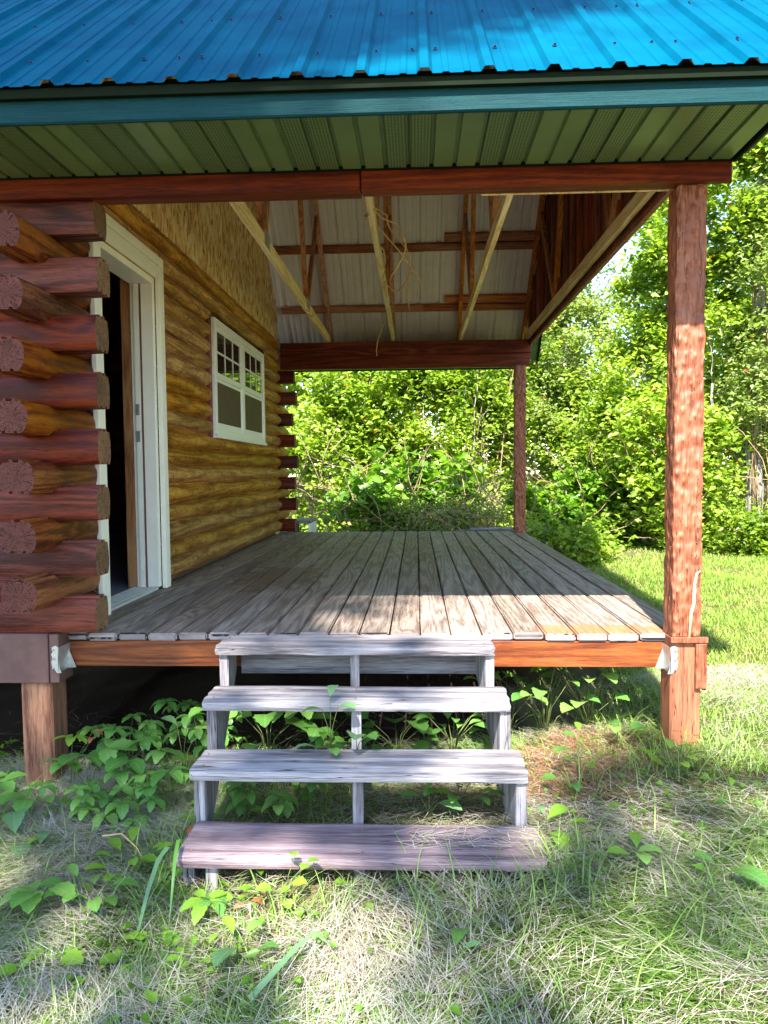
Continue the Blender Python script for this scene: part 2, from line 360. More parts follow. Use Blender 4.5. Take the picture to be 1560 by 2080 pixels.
def np_mesh(name, V, quads, mat, tint=None, parent=None, smooth=False, tris=None):
    me = bpy.data.meshes.new(name); nv = len(V)
    nq = 0 if quads is None else len(quads); ntr = 0 if tris is None else len(tris)
    me.vertices.add(nv); me.vertices.foreach_set('co', np.ascontiguousarray(V, dtype=np.float32).ravel())
    idx = []; 
    if nq: idx.append(quads.ravel())
    if ntr: idx.append(tris.ravel())
    idx = np.concatenate(idx).astype(np.int32)
    me.loops.add(len(idx)); me.loops.foreach_set('vertex_index', idx)
    st = np.concatenate([np.arange(nq)*4, nq*4+np.arange(ntr)*3]).astype(np.int32)
    me.polygons.add(nq+ntr); me.polygons.foreach_set('loop_start', st)
    if smooth: me.polygons.foreach_set('use_smooth', np.ones(nq+ntr, bool))
    me.materials.append(mat); me.update(calc_edges=True)
    if tint is not None:
        a = me.attributes.new('tint', 'FLOAT', 'POINT'); a.data.foreach_set('value', tint.astype(np.float32))
    o = bpy.data.objects.new(name, me); C.objects.link(o); setparent(o, parent); return o

# value noise for layouts
_g = np.random.default_rng(3).random((64, 64))
def vnoise(x, y, s=1.):
    x = np.asarray(x)*s+100; y = np.asarray(y)*s+100
    xi = np.floor(x).astype(int); yi = np.floor(y).astype(int); fx = x-xi; fy = y-yi
    fx = fx*fx*(3-2*fx); fy = fy*fy*(3-2*fy)
    g = lambda a, b: _g[a % 64, b % 64]
    return (g(xi, yi)*(1-fx)+g(xi+1, yi)*fx)*(1-fy)+(g(xi, yi+1)*(1-fx)+g(xi+1, yi+1)*fx)*fy
def ground_z(x, y):
    x = np.asarray(x, float); y = np.asarray(y, float)
    z = -.575+.075*np.clip(x, -3, 3)+.03*np.clip(x-3, 0, 60)*.3
    z = z+.05*(vnoise(x, y, 1.3)-.5)+.035*(vnoise(x+9, y+4, 4.)-.5)
    under = (x > -1.9) & (x < 1.2) & (y > 3.6) & (y < 9.3)
    return z-np.where(under, .03, 0)

# ------------------------------------------------------------------ ground
xs = np.concatenate([np.linspace(-120, -6, 24), np.linspace(-5.8, 8, 140), np.linspace(8.4, 120, 24)])
ys = np.concatenate([np.linspace(-60, 0, 14), np.linspace(.3, 11, 110), np.linspace(12, 180, 26)])
X, Y = np.meshgrid(xs, ys); Z = ground_z(X, Y)-.012
V = np.stack([X, Y, Z], -1).reshape(-1, 3); nx, ny = len(xs), len(ys)
i, j = np.meshgrid(np.arange(nx-1), np.arange(ny-1)); k = (j*nx+i).ravel()
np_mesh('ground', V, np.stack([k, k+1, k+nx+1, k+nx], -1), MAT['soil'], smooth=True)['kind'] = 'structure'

# ================================================================== LOG CABIN
cabin = empty('log_cabin', (-1.72, 3.4, -.6), 'stained log cabin with open doorway, covered porch and blue-green ribbed metal roof', 'cabin')
P, LZ0 = .1290, .027
HX = .075
def log_profile(hz, hw, eb, ee):
    """closed loop (u across, v up): two bulging sides, tongues on top, grooves below"""
    pts = []; n = 9
    for a in range(n+1):           # right side bottom -> top
        t = -1+2*a/n; pts.append((hw*(eb+(1-eb)*(1-abs(t)**ee)), hz*t))
    top = hz
    pts += [(.032, top), (.030, top+.011), (.014, top+.011), (.012, top), (-.012, top), (-.014, top+.011), (-.030, top+.011), (-.032, top)]
    for a in range(n+1):
        t = 1-2*a/n; pts.append((-hw*(eb+(1-eb)*(1-abs(t)**ee)), hz*t))
    pts += [(-.036, -hz), (-.034, -hz+.010), (-.020, -hz+.010), (-.018, -hz), (.018, -hz), (.020, -hz+.010), (.034, -hz+.010), (.036, -hz)]
    return pts
def log(axis, a0, a1, cross, zc, hz=None, hw=HX, mat=None, emat=None, parent=cabin, origin_end=0, label=None, chamfer=.006):
    hz = hz or P*.5-(.0012 if axis == 0 else .0022)
    prof = log_profile(hz, hw, *((.80, 3.2) if axis == 0 else ((.68, 2.8) if (a0 < 3.3 and a1 < 4) else (.40, 2.2)))); L = a1-a0; k = max(2, int(L/.09)); N = len(prof)
    o0 = a0 if origin_end == 0 else a1; ph = [rnd.random()*60 for _ in range(8)]
    V, F, MI = [], [], []
    for i in range(k+1):
        t = a0+L*i/k
        cut = (chamfer if i in (0, k) else 0)
        for q, (u, v) in enumerate(prof):
            wv = 1+.020*math.sin(t*3.1+ph[0]+(1 if u > 0 else 4))+.018*math.sin(t*9.3+ph[1]+v*30)+.012*math.sin(t*23+ph[2]+v*55)
            sh = .003*math.sin(t*2.3+ph[3])
            uu = u*wv*(1-cut*8)+sh; vv = v*(1-cut*4) if abs(v) <= hz else v
            V.append(((t-o0), uu, vv) if axis == 0 else (uu, (t-o0), vv))
    for i in range(k):
        for q in range(N):
            a, b = i*N+q, i*N+(q+1) % N; f = (a, b, b+N, a+N); F.append(f if axis == 1 else f[::-1]); MI.append(0)
    e0 = tuple(range(N)); e1 = tuple(range(k*N, k*N+N))
    F.append(e0[::-1] if axis == 1 else e0); MI.append(1); F.append(e1 if axis == 1 else e1[::-1]); MI.append(1)
    loc = (o0, cross, zc) if axis == 0 else (cross, o0, zc)
    o = mesh_obj('log', V, F, [mat, emat], parent, loc, MI)
    me = o.data; sm = [True]*(len(F)-2)+[False]*2; me.polygons.foreach_set('use_smooth', sm)
    # keep corners crisp
    try: me.set_sharp_from_angle(angle=math.radians(38))
    except Exception: pass
    if label: o['label'] = label
    return o
XC = -1.72   # side wall centre
YF, YB = 3.41, 9.13
def courseX(j): return LZ0+P*j+P/2
DOOR = (3.865, 4.745, 1.99)
WIN = (6.07, 8.05, 1.065, 2.015)
for j in range(18):
    zc = courseX(j); even = j % 2 == 0; z0, z1 = zc-P/2, zc+P/2
    last = 15
    # front and back wall logs (along X)
    if j <= last-0:
        if even:
            xe = -1.475+rnd.uniform(-.012, .02)+.0035*j
            log(0, -3.2, xe, YF, zc+.006, hz=P*.5+.0125, mat=MAT['logX'], emat=MAT['endX'], origin_end=1)
            log(0, -3.2, -1.49+rnd.uniform(-.03, .045), YB, zc, hz=P*.5+.006, mat=MAT['logX'], emat=MAT['endX'], origin_end=1)
        else:
            log(0, -3.2, XC-.07, YF, zc, mat=MAT['logX'], emat=MAT['endX'], origin_end=1)
            log(0, -3.2, XC-.07, YB, zc, mat=MAT['logX'], emat=MAT['endX'], origin_end=1)
    # side wall logs (along Y)
    if even or j >= 15: a0 = 3.485 if even else 3.2
    else: a0 = 3.11+rnd.uniform(-.03, .03)
    if j >= 14: a0 = 3.49
    a1 = 9.06 if even else 9.62+rnd.uniform(-.04, .04)
    if j > 15: a1 = 9.05
    segs = [(a0, a1)]
    if z0 < DOOR[2]: segs = [(a0, 3.78), (4.83, a1)] if z0 < 1.95 else segs
    if z1 > WIN[2]+.03 and z0 < WIN[3]-.03:
        segs = [q for sg in segs for q in ([(sg[0], 6.0), (8.12, sg[1])] if sg[0] < 6.0 < sg[1] else [sg])]
    for (p0, p1) in segs:
        if p1-p0 < .05: continue
        log(1, p0, p1, XC, zc, hz=(P*.5+.004 if (not even and p0 < 3.2) else None), hw=.084, mat=(MAT['logC'] if p1 < 4 else MAT['logY']), emat=MAT['endY'], origin_end=0)
# top plate over the side wall
# OSB-like siding boards above the log wall, two rows
SX, SY0, SY1 = -1.665, 3.49, 9.05
DRIPY, DRIPZ, SLOPE, RIDGEY = 2.74, 2.163, .86, 6.27
def roofz(y): return DRIPZ+SLOPE*(min(y, 2*RIDGEY-y)-DRIPY)
ztop = LZ0+P*18
y = SY0; n = 0
while y < SY1-.02:
    y1 = min(y+.2, SY1)
    a, b = roofz(y)-.10, roofz(y1)-.10
    seam = 2.66+.008*((y*1.3) % 1)
    def sb(za, zb, zc_, zd):
        x0, x1 = SX-.008, SX+(.004 if n % 2 else .0055); g = .006
        vs = [(x1, y+g, za), (x1, y1-g, za), (x1, y1-g, zc_), (x1, y+g, zb), (x0, y, za), (x0, y1, za), (x0, y1, zc_), (x0, y, zb)]
        fs = [(0, 1, 2, 3), (4, 7, 6, 5), (0, 4, 5, 1), (1, 5, 6, 2), (2, 6, 7, 3), (3, 7, 4, 0)]
        mesh_obj('siding_board', vs, fs, MAT['osb'], cabin)
    if min(a, b) > ztop+.02:
        if min(a, b) > seam+.03:
            sb(ztop-.01, seam, seam, 0); sb(seam+.006, a, b, 0)
        else: sb(ztop-.01, a, b, 0)
    y = y1; n += 1
box('siding_backing', SX-.03, SX-.010, SY0, SY1, ztop-.02, 2.5, MAT['dark_in'], cabin, 0)
tri = [(SX-.012, SY0, 2.45), (SX-.012, SY1, 2.45), (SX-.012, SY1, roofz(SY1)-.1), (SX-.012, RIDGEY, roofz(RIDGEY)-.1), (SX-.012, SY0, roofz(SY0)-.1)]
tri2 = [(x-.012, a, b) for x, a, b in tri]
mesh_obj('sheathing', tri+tri2, [(0, 1, 2, 3, 4), (9, 8, 7, 6, 5)]+[(i, 5+i, 5+(i+1) % 5, (i+1) % 5) for i in range(5)], MAT['dark_in'], cabin)

# interior shell
box('interior_floor', -6.1, -1.80, 3.36, 9.2, -.06, .012, MAT['floor_in'], cabin, 0)
box('sill_board', -6.0, -1.80, 9.06, 9.20, -.10, .034, MAT['dark_in'], cabin, 0)
box('sill_board', -5.98, -5.84, 3.4, 9.0, -.10, .034, MAT['dark_in'], cabin, 0)
box('interior_ceiling', -6.1, -1.70, 3.25, 9.3, 2.36, 2.40, MAT['dark_in'], cabin, 0)
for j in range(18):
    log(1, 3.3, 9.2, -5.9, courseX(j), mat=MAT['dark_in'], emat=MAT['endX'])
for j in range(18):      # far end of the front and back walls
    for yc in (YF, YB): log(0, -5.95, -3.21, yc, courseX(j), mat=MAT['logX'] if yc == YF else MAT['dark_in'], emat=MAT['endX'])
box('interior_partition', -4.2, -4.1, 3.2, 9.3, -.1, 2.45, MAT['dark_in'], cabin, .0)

# ---- front and back porch beams
for (x0, x1, kind) in ((-6, -.236, 'a'), (-.232, 1.349, 'b')):
    dz = .004 if kind == 'a' else 0
    bm_ = box('beam', x0, x1, 3.302-dz, 3.342, 1.972-dz, 2.30, MAT['beamX'], cabin, .004, axis=0, jit=.0)
    box('beam_ply', x0, x1-.12 if x1 > 1 else x1, 3.346, 3.386, 1.980-dz*2, 2.295, MAT['beamX'], bm_, .003)
    box('beam_ply', x0, x1-.14 if x1 > 1 else x1, 3.390, 3.43, 1.986-dz*2, 2.295, MAT['beamX'], bm_, .003)
box('beam_trim_strip', .30, 1.13, 3.432, 3.445, 1.984, 2.02, MAT['trussY'], cabin, .001)
b2 = box('beam', -1.63, 1.372, 9.03, 9.07, 2.142, 2.30, MAT['beamX'], cabin, .004)
b3 = box('beam', -1.63, 1.36, 9.025, 9.066, 1.983, 2.139, MAT['beamX'], cabin, .004)
box('beam_ply', -1.63, 1.36, 9.07, 9.11, 1.985, 2.295, MAT['beamX'], b3, .003)
# ---- porch posts
def hewn_post(name, x0, x1, y0, y1, z0, z1, amp, label, mat=None, res=.011):
    cx, cyy, hx, hy = (x0+x1)/2, (y0+y1)/2, (x1-x0)/2, (y1-y0)/2
    k = int((z1-z0)/res); m = 12; vs = []; fs = []
    ph = [rnd.random()*40 for _ in range(4)]
    loop = []
    for side in range(4):
        for i in range(m):
            t = -1+2*i/m
            loop.append([(t, -1), (1, t), (-t, 1), (-1, -t)][side])
    N = len(loop)
    gr = np.random.default_rng(int(ph[0]*100)); cells = gr.random((N+2, 2, int((z1-z0)/.05)+4))
    for i in range(k+1):
        z = z0+(z1-z0)*i/k
        for q, (a, b) in enumerate(loop):
            # scallop depth from overlapping chips
            s_ = q/N*2*PI
            c_ = .5*vnoise(np.array([q*.42+ph[1]]), np.array([z*19.+((q//3) % 2)*.5]), 1.)[0]+.5*vnoise(np.array([q*.9+ph[2]]), np.array([z*30.]), 1.)[0]
            d = -amp*(1-c_)
            corner = max(0, (abs(a)+abs(b)-1.80)/.2)
            d -= corner*.004*(.4+vnoise(np.array([z*9]), np.array([q+ph[3]]), 1.)[0])
            vs.append((a*(hx+d), b*(hy+d), z-z0))
    for i in range(k):
        for q in range(N):
            a_, b_ = i*N+q, i*N+(q+1) % N; fs.append((a_, b_, b_+N, a_+N))
    fs.append(tuple(range(N))[::-1]); fs.append(tuple(range(k*N, k*N+N)))
    o = mesh_obj(name, vs, fs, mat or MAT['hewn'], cabin, (cx, cyy, z0), smooth=False)
    o.data.polygons.foreach_set('use_smooth', [True]*(len(fs)-2)+[False]*2)
    try: o.data.set_sharp_from_angle(angle=math.radians(50))
    except Exception: pass
    o['label'] = label; return o
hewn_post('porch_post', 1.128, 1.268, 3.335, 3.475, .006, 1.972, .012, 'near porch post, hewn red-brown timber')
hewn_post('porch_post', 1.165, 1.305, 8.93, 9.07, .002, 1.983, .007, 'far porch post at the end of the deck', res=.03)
box('lower_post', 1.128, 1.262, 3.340, 3.472, -.62, .002, MAT['lowpost'], cabin, .005, axis=2, jit=.001)['label'] = 'smooth lower length of the near post below deck level'
pc = box('post_cap_board', 1.122, 1.285, 3.318, 3.334, -.020, .006, MAT['hewn'], cabin, .002)
box('loose_side_board', 1.266, 1.282, 3.330, 3.42, -.235, -.028, MAT['hewn'], cabin, .002)['label'] = 'short brown board hanging beside the near post'
box('loose_side_board', 1.232, 1.280, 3.318, 3.334, -.225, -.024, MAT['hewn'], cabin, .002)
sp = [(1.205, 3.331, .0), (1.212, 3.331, .11), (1.224, 3.331, .16), (1.226, 3.331, .24), (1.236, 3.331, .29), (1.252, 3.332, .30)]
tubes('bare_wood_split', [(sp, [.006, .007, .008, .007, .006, .003])], MAT['trussY'], cabin, 5)
# foundation
box('foundation_post', -1.845, -1.697, 3.345, 3.49, -.75, -.212, MAT['pressure'], cabin, .006, axis=2, jit=.001)
box('foundation_post', -1.70, -1.56, 8.9, 9.05, -.75, -.212, MAT['pressure'], cabin, .006)
box('foundation_post', 1.165, 1.305, 8.93, 9.07, -.75, -.002, MAT['pressure'], cabin, .006)
box('skirt_board', -6, -1.70, 3.325, 3.365, -.212, .018, MAT['skirt'], cabin, .003)
box('skirt_board', -1.697, -1.652, 3.33, 3.47, -.212, .015, MAT['skirt'], cabin, .003)
box('skirt_board', -1.775, -1.735, 3.48, 9.1, -.212, .018, MAT['skirt'], cabin, .003)

# ---- door opening
df = box('door_frame', -1.80, -1.655, 4.705, 4.745, .02, 1.985, MAT['trim'], cabin, .002)
df['label'] = 'cream painted door frame with white weathered casing'
box('jamb', -1.80, -1.655, 3.865, 3.905, .02, 1.985, MAT['trim'], df, .002)
box('head_jamb', -1.80, -1.655, 3.905, 4.705, 1.945, 1.985, MAT['trim'], df, .002)
for y0, y1, z0, z1 in ((4.748, 4.832, .004, 2.07), (3.775, 3.862, .004, 2.07), (3.775, 4.832, 2.072, 2.125)):
    box('casing', -1.653, -1.622, y0, y1, z0, z1, MAT['trim'], df, .004)
box('casing', -1.653, -1.628, 3.866, 4.744, 1.989, 2.069, MAT['trim'], df, .004)
box('door_stop', -1.775, -1.742, 4.690, 4.704, .02, 1.943, MAT['trim'], df, .001)
box('weather_strip', -1.738, -1.730, 4.694, 4.704, .02, 1.943, MAT['skirt'], df, .0)
box('door_stop', -1.775, -1.742, 3.906, 3.920, .02, 1.943, MAT['trim'], df, .001)
for z in (1.155, .985):
    st = box('strike_plate', -1.776, -1.748, 4.6860, 4.6895, z-.035, z+.035, MAT['galv'], df, .001)
box('buck_board', -1.86, -1.802, 4.70, 4.742, .014, 2.0, MAT['buck'], cabin, .002)['label'] = 'bare brown wood edge inside the doorway'
th = box('threshold', -1.83, -1.660, 3.91, 4.70, .004, .019, MAT['alu'], cabin, .002)
for k_ in range(6): box('ridge', -1.815+k_*.024, -1.807+k_*.024, 3.915, 4.695, .019, .024, MAT['alu'], th, .001)

# ---- twin window
wn = box('window', -1.66, -1.628, WIN[0], WIN[0]+.05, WIN[2], WIN[3], MAT['vinyl'], cabin, .003)
wn['label'] = 'white twin window with grilles in its upper sashes'
box('frame', -1.66, -1.628, WIN[1]-.05, WIN[1], WIN[2], WIN[3], MAT['vinyl'], wn, .003)
box('frame', -1.66, -1.628, WIN[0]+.051, WIN[1]-.051, WIN[3]-.05, WIN[3], MAT['vinyl'], wn, .003)
box('frame', -1.66, -1.628, WIN[0]+.051, WIN[1]-.051, WIN[2], WIN[2]+.055, MAT['vinyl'], wn, .003)
box('mullion', -1.66, -1.632, 7.035, 7.125, WIN[2]+.056, WIN[3]-.051, MAT['vinyl'], wn, .003)
box('sill', -1.66, -1.612, WIN[0]-.01, WIN[1]+.01, WIN[2]-.03, WIN[2]-.002, MAT['vinyl'], wn, .003)
for (ya, yb) in ((WIN[0]+.052, 7.033), (7.127, WIN[1]-.052)):
    zm = 1.535
    for (za, zb, xo) in ((zm, WIN[3]-.052, -1.642), (WIN[2]+.057, zm-.002, -1.652)):
        upper = za == zm
        for q in ((ya, ya+.045, za, zb), (yb-.045, yb, za, zb), (ya+.046, yb-.046, zb-.045, zb), (ya+.046, yb-.046, za, za+.045)):
            box('sash', xo-.012, xo+.006, *q, MAT['vinyl'], wn, .002)
        box('pane', xo-.006, xo-.003, ya+.044, yb-.044, za+.044, zb-.044, MAT['glass'], wn, 0)
        if upper:
            for t in (1/3, 2/3):
                ym = ya+.045+(yb-ya-.09)*t; box('muntin', xo-.002, xo+.002, ym-.008, ym+.008, za+.046, zb-.046, MAT['vinyl'], wn, .0)
            zz = (za+zb)/2; yy = [ya+.046]+[ya+.045+(yb-ya-.09)*t for t in (1/3, 2/3)]+[yb-.046]
            for q in range(3): box('muntin', xo-.002, xo+.002, yy[q]+(.009 if q else 0), yy[q+1]-(.009 if q < 2 else 0), zz-.008, zz+.008, MAT['vinyl'], wn, .0)
        else:
            box('insect_screen', xo+.0075, xo+.009, ya+.046, yb-.046, za+.046, zb-.03, MAT['screen'], wn, 0)
bb = box('window_buck', -1.72, -1.655, WIN[0]-.075, WIN[0]-.008, WIN[2]-.02, WIN[3]+.02, MAT['brownpaint'], cabin, .003)
box('window_buck', -1.72, -1.655, WIN[1]+.008, WIN[1]+.07, WIN[2]-.02, WIN[3]+.02, MAT['brownpaint'], cabin, .003)

# ---- trusses
tz = 2.302
for tx in (-1.05, -.265, .54, 1.335):
    gab = tx > 1.3; wallt = tx < -1.5
    tr = bpy.data.objects.new('roof_truss', None); C.objects.link(tr); tr.location = (tx, RIDGEY, tz); setparent(tr, cabin)
    o = box('bottom_chord', tx-.019, tx+.019, 3.32, 9.22, tz, tz+.09, MAT['trussY'], tr, .003, axis=1, jit=.001)
    for sgn in (-1, 1):
        ya = RIDGEY+sgn*3.42; za = roofz(ya)-.10
        m = MAT['webZ']
        beam2('top_chord', (tx, ya, za), (tx, RIDGEY+sgn*.01, roofz(RIDGEY)-.10), .038, .09, m, tr)
        yn = RIDGEY+sgn*1.0; yq = RIDGEY+sgn*1.85
        if not wallt:
            beam2('web', (tx+.02*0, yn, tz+.09), (tx, RIDGEY+sgn*.10, roofz(RIDGEY)-.20), .036, .065, m, tr)
            beam2('web', (tx, yn+sgn*.05, tz+.09), (tx, yq, roofz(yq)-.16), .036, .065, m, tr)
    if not gab and not wallt:
        for sgn in (-1, 1): box('gusset_plate', tx+.0195, tx+.021, RIDGEY+sgn*1.0-.09, RIDGEY+sgn*1.0+.10, tz+.015, tz+.12, MAT['galv'], tr, 0)
# gable end boarding and studs on the right
y = 3.35
while y < 9.2:
    y1 = min(y+.2, 9.2); xx0, xx1 = 1.375, 1.387; a, b = roofz(y)-.05, roofz(y1)-.05
    vs = [(xx1, y, 2.27), (xx1, y1-.004, 2.27), (xx1, y1-.004, b), (xx1, y, a), (xx0, y, 2.27), (xx0, y1-.004, 2.27), (xx0, y1-.004, b), (xx0, y, a)]
    mesh_obj('gable_board', vs, [(0, 1, 2, 3), (4, 7, 6, 5), (0, 4, 5, 1), (1, 5, 6, 2), (2, 6, 7, 3), (3, 7, 4, 0)], MAT['gable'], cabin)
    y = y1
y = 3.6
while y < 9.1:
    beam2('stud', (1.355, y, tz+.09), (1.355, y, roofz(y)-.16), .036, .038, MAT['gable'], cabin); y += .3
box('gable_trim', 1.356, 1.392, 3.32, 9.2, 2.235, 2.268, MAT['gable'], cabin, .003)

# ---- purlins on the back slope and the front slope
L_ = math.sqrt(1+SLOPE**2); nrm = Vector((0, SLOPE, 1))/L_
for sgn in (-1, 1):
    for kq, d in enumerate((.68, 1.30, 1.92, 2.54, 3.16, 3.44)):
        yv = RIDGEY+sgn*(3.53-d)
        for (xa, xb) in ((-6.2, -1.70), (-1.62, .10), (.10, 1.52)):
            yj = yv+rnd.uniform(-.01, .01)
            zc = roofz(yj)-.036
            o = beam2('purlin', (xa, yj, zc), (xb-.004, yj, zc), .085, .036, MAT['purlinX'], cabin, side=(0, 1, -sgn*SLOPE))
        if sgn == 1 and kq in (0, 1):
            beam2('purlin', (.33 if kq == 1 else .36, yv-.09, roofz(yv-.09)-.036), (1.34, yv-.09, roofz(yv-.09)-.036), .085, .036, MAT['purlinX'], cabin, side=(0, 1, -SLOPE))['label'] = 'short extra purlin board lying against its neighbour'

# ---- ribbed roof panels
rf = bpy.data.objects.new('roof', None); C.objects.link(rf); rf.location = (-1, RIDGEY, roofz(RIDGEY)); setparent(rf, cabin)
rf['label'] = 'ribbed metal roof, blue-green painted above and white below'
RX0 = -.646
def roof_profile(x0, nribs=4):
    pts = []
    for r in range(nribs):
        c = x0+.2286*r
        pts += [(c-.030, 0), (c-.016, .019), (c+.014, .019), (c+.028, 0)]
        for m_ in (1/3, 2/3):
            c2 = c+.2286*m_; pts += [(c2-.016, 0), (c2-.010, .0042), (c2+.008, .0042), (c2+.014, 0)]
    pts.append((x0+.2286*nribs-.030, 0))
    return pts
for pi in range(-6, 3):
    px0 = RX0+.9144*pi
    nr = 4
    for sgn in (-1, 1):
        prof = [q for q in roof_profile(px0, nr) if q[0] < (1.79 if sgn == -1 else 1.58)]
        ye = RIDGEY+sgn*(RIDGEY-DRIPY); a = Vector((0, ye, DRIPZ)); b = Vector((0, RIDGEY+sgn*.02, roofz(RIDGEY)-.016)); nn = Vector((0, sgn*SLOPE, 1)).normalized()
        V, F, MI = [], [], []
        K = 8; N = len(prof)
        for layer in (0, 1):
            for i_ in range(K+1):
                c = a.lerp(b, i_/K)
                for (x, h) in prof:
                    q = c+nn*(h-(.0012 if layer else 0)+.0012*math.sin(x*9+i_*1.3)); V.append((x+(.001 if layer else 0)*0, q.y, q.z))
        off = (K+1)*N
        for i_ in range(K):
            for q in range(N-1):
                f = (i_*N+q, i_*N+q+1, (i_+1)*N+q+1, (i_+1)*N+q)
                if sgn == 1: f = f[::-1]
                F.append(f); MI.append(0); F.append(tuple(v+off for v in f[::-1])); MI.append(1)
        for q in range(N-1): F.append((q, q+1, q+1+off, q+off)); MI.append(0)
        mesh_obj('roof_panel', V, F, [MAT['roof'], MAT['roofunder']], rf, (0, 0, 0), MI)
vs = []
for x in (-6.2, 1.6):
    for (dy, dz) in ((-.16, -.115), (0, .012), (.16, -.115), (.16, -.118), (0, .009), (-.16, -.118)): vs.append((x, RIDGEY+dy, roofz(RIDGEY)+dz+.02))
mesh_obj('ridge_cap', vs, [(0, 1, 7, 6), (1, 2, 8, 7), (2, 3, 9, 8), (3, 4, 10, 9), (4, 5, 11, 10), (5, 0, 6, 11)], MAT['roof'], rf)
# screws, two rows in view and one above
bm = bmesh.new()
nn = Vector((0, -SLOPE, 1)).normalized(); rot = nn.to_track_quat('Z', 'Y').to_matrix().to_4x4()
for row, yy in enumerate((2.99, 3.50, 4.01)):
    for q in range(-16, 12):
        x = RX0+.2286*q+(.045 if row != 1 else .043)
        if x > 1.72: continue
        if q % 4 == 3: xs_ = (x, x-.09)
        else: xs_ = (x,)
        for x_ in xs_:
            c = Vector((x_, yy+rnd.uniform(-.004, .004), roofz(yy)))+nn*.002
            bmesh.ops.create_cone(bm, cap_ends=True, segments=8, radius1=.010, radius2=.009, depth=.003, matrix=Matrix.Translation(c) @ rot)
            bmesh.ops.create_cone(bm, cap_ends=True, segments=6, radius1=.005, radius2=.0045, depth=.008, matrix=Matrix.Translation(c+nn*.004) @ rot)
bm_obj('roof_screw', bm, MAT['screw'], rf)['kind'] = 'stuff'

# ---- eaves: flashing, fascia, soffit strips
box('drip_flashing', -6.2, 1.78, 2.756, 2.776, 2.128, 2.163, MAT['drip'], cabin, .001)
box('closure_strip', -6.2, 1.77, 2.786, 2.800, 2.142, 2.196, MAT['drip'], cabin, 0)
for (xa, xb) in ((-6.2, -1.58), (-1.577, 1.75)):
    box('fascia_board', xa, xb, 2.779, 2.800, 2.047, 2.140, MAT['fascia'], cabin, .006)
box('soffit_channel', -6.2, 1.375, 3.284, 3.300, 2.050, 2.075, MAT['drip'], cabin, .001)
box('soffit_backing', -6.2, 1.40, 2.801, 3.283, 2.0725, 2.080, MAT['backing'], cabin, 0)
sf = bpy.data.objects.new('soffit', None); C.objects.link(sf); sf.location = (0, 3.04, 2.06); setparent(sf, cabin)
x = 1.345; n = 0; PAT = ['soffit', 'perf', 'perf', 'soffit']
while x > -2.6:
    m = PAT[n % 4]
    x1 = x; x0 = x-.0975
    # strip with its folded lip: a shallow step profile
    prof = [(x0, .0125), (x0+.003, .0125), (x0+.007, 0), (x1-.014, 0), (x1-.011, .0125), (x1, .0125)]
    prof += [(x1, .0145), (x1-.012, .0145), (x0, .0145)]
    vs = [(px, yy, 2.053+pz) for yy in (2.803, 3.282) for (px, pz) in prof]; N = len(prof)
    fs = [(q, (q+1) % N, N+(q+1) % N, N+q) for q in range(N)]+[tuple(range(N))[::-1], tuple(range(N, 2*N))]
    bmm = bmesh.new(); vv = [bmm.verts.new(v) for v in vs]
    for f in fs: bmm.faces.new([vv[i] for i in f])
    bmesh.ops.recalc_face_normals(bmm, faces=bmm.faces[:])
    bm_obj('soffit_strip', bmm, [MAT[m], MAT['soffit']], sf); x -= .0975; n += 1
box('soffit_end_trim', 1.347, 1.362, 2.803, 3.30, 2.046, 2.085, MAT['drip'], cabin, .001)
# far eave
box('fascia_board', -6.2, 1.42, 9.74, 9.765, 2.047, 2.14, MAT['fascia'], cabin, .003)
box('soffit_backing', -6.2, 1.39, 9.12, 9.739, 2.06, 2.075, MAT['soffit'], cabin, 0)
# rake overhang on the right: short crosswise strips under the roof edge and a dark trim
for sgn in (-1, 1):
    d = .05
    while d < 3.5:
        ya = RIDGEY+sgn*(3.5-d); yb = RIDGEY+sgn*(3.5-d-.19)
        xm, wd = (1.58, .38) if sgn == -1 else (1.47, .155)
        beam2('rake_soffit_strip', (xm, ya, roofz(ya)-.075), (xm, yb, roofz(yb)-.075), wd, .012, MAT['soffit'], cabin, 0); d += .2
    ya, yb = RIDGEY+sgn*3.5, RIDGEY+sgn*.01
    xt = 1.778 if sgn == -1 else 1.555
    beam2('rake_trim', (xt, ya, roofz(ya)-.05), (xt, yb, roofz(yb)-.05), .014, .12, MAT['drip'], cabin, 0)

# ================================================================== DECK
deck = empty('porch_deck', (0, 6.3, 0), 'porch deck of long grey weathered boards on a brown rim joist', 'deck')
SP = .1430
for k_ in range(-12, 9):
    x0 = .014+SP*k_+.0036; x1 = .014+SP*(k_+1)-.0036
    ya = 3.436 if -8 <= k_ < 4 else 3.418
    if k_ < -8: ya = 3.43
    if k_ == 8: ya = 3.482
    ya += rnd.uniform(-.003, .003)
    cuts = []
    if k_ % 3 == 0: cuts = [5.9+rnd.uniform(-.1, .1)] if rnd.random() < .7 else [7.4]
    if k_ == 0: cuts = [4.62]
    pts = [ya]+cuts+[9.24]
    for a, b in zip(pts[:-1], pts[1:]):
        dz = rnd.uniform(-.0015, .0015)
        box('deck_board', x0, x1, a, b-(.003 if b != 9.24 else 0), -.036+dz, dz, MAT['deck'], deck, .007, seg=2, endmat=MAT['endD'], axis=1, jit=.0012)
box('rim_joist', -1.648, 1.124, 3.428, 3.466, -.158, -.038, MAT['rim'], deck, .003)
box('rim_joist', -1.70, 1.16, 9.18, 9.22, -.16, -.038, MAT['rim'], deck, .003)
box('side_joist', 1.20, 1.238, 3.48, 9.17, -.16, -.038, MAT['rim'], deck, .003)
for k_ in range(11): box('joist', -1.70, 1.195, 3.9+k_*.47, 3.938+k_*.47, -.16, -.038, MAT['dark_in'], deck, 0)
bm = bmesh.new()
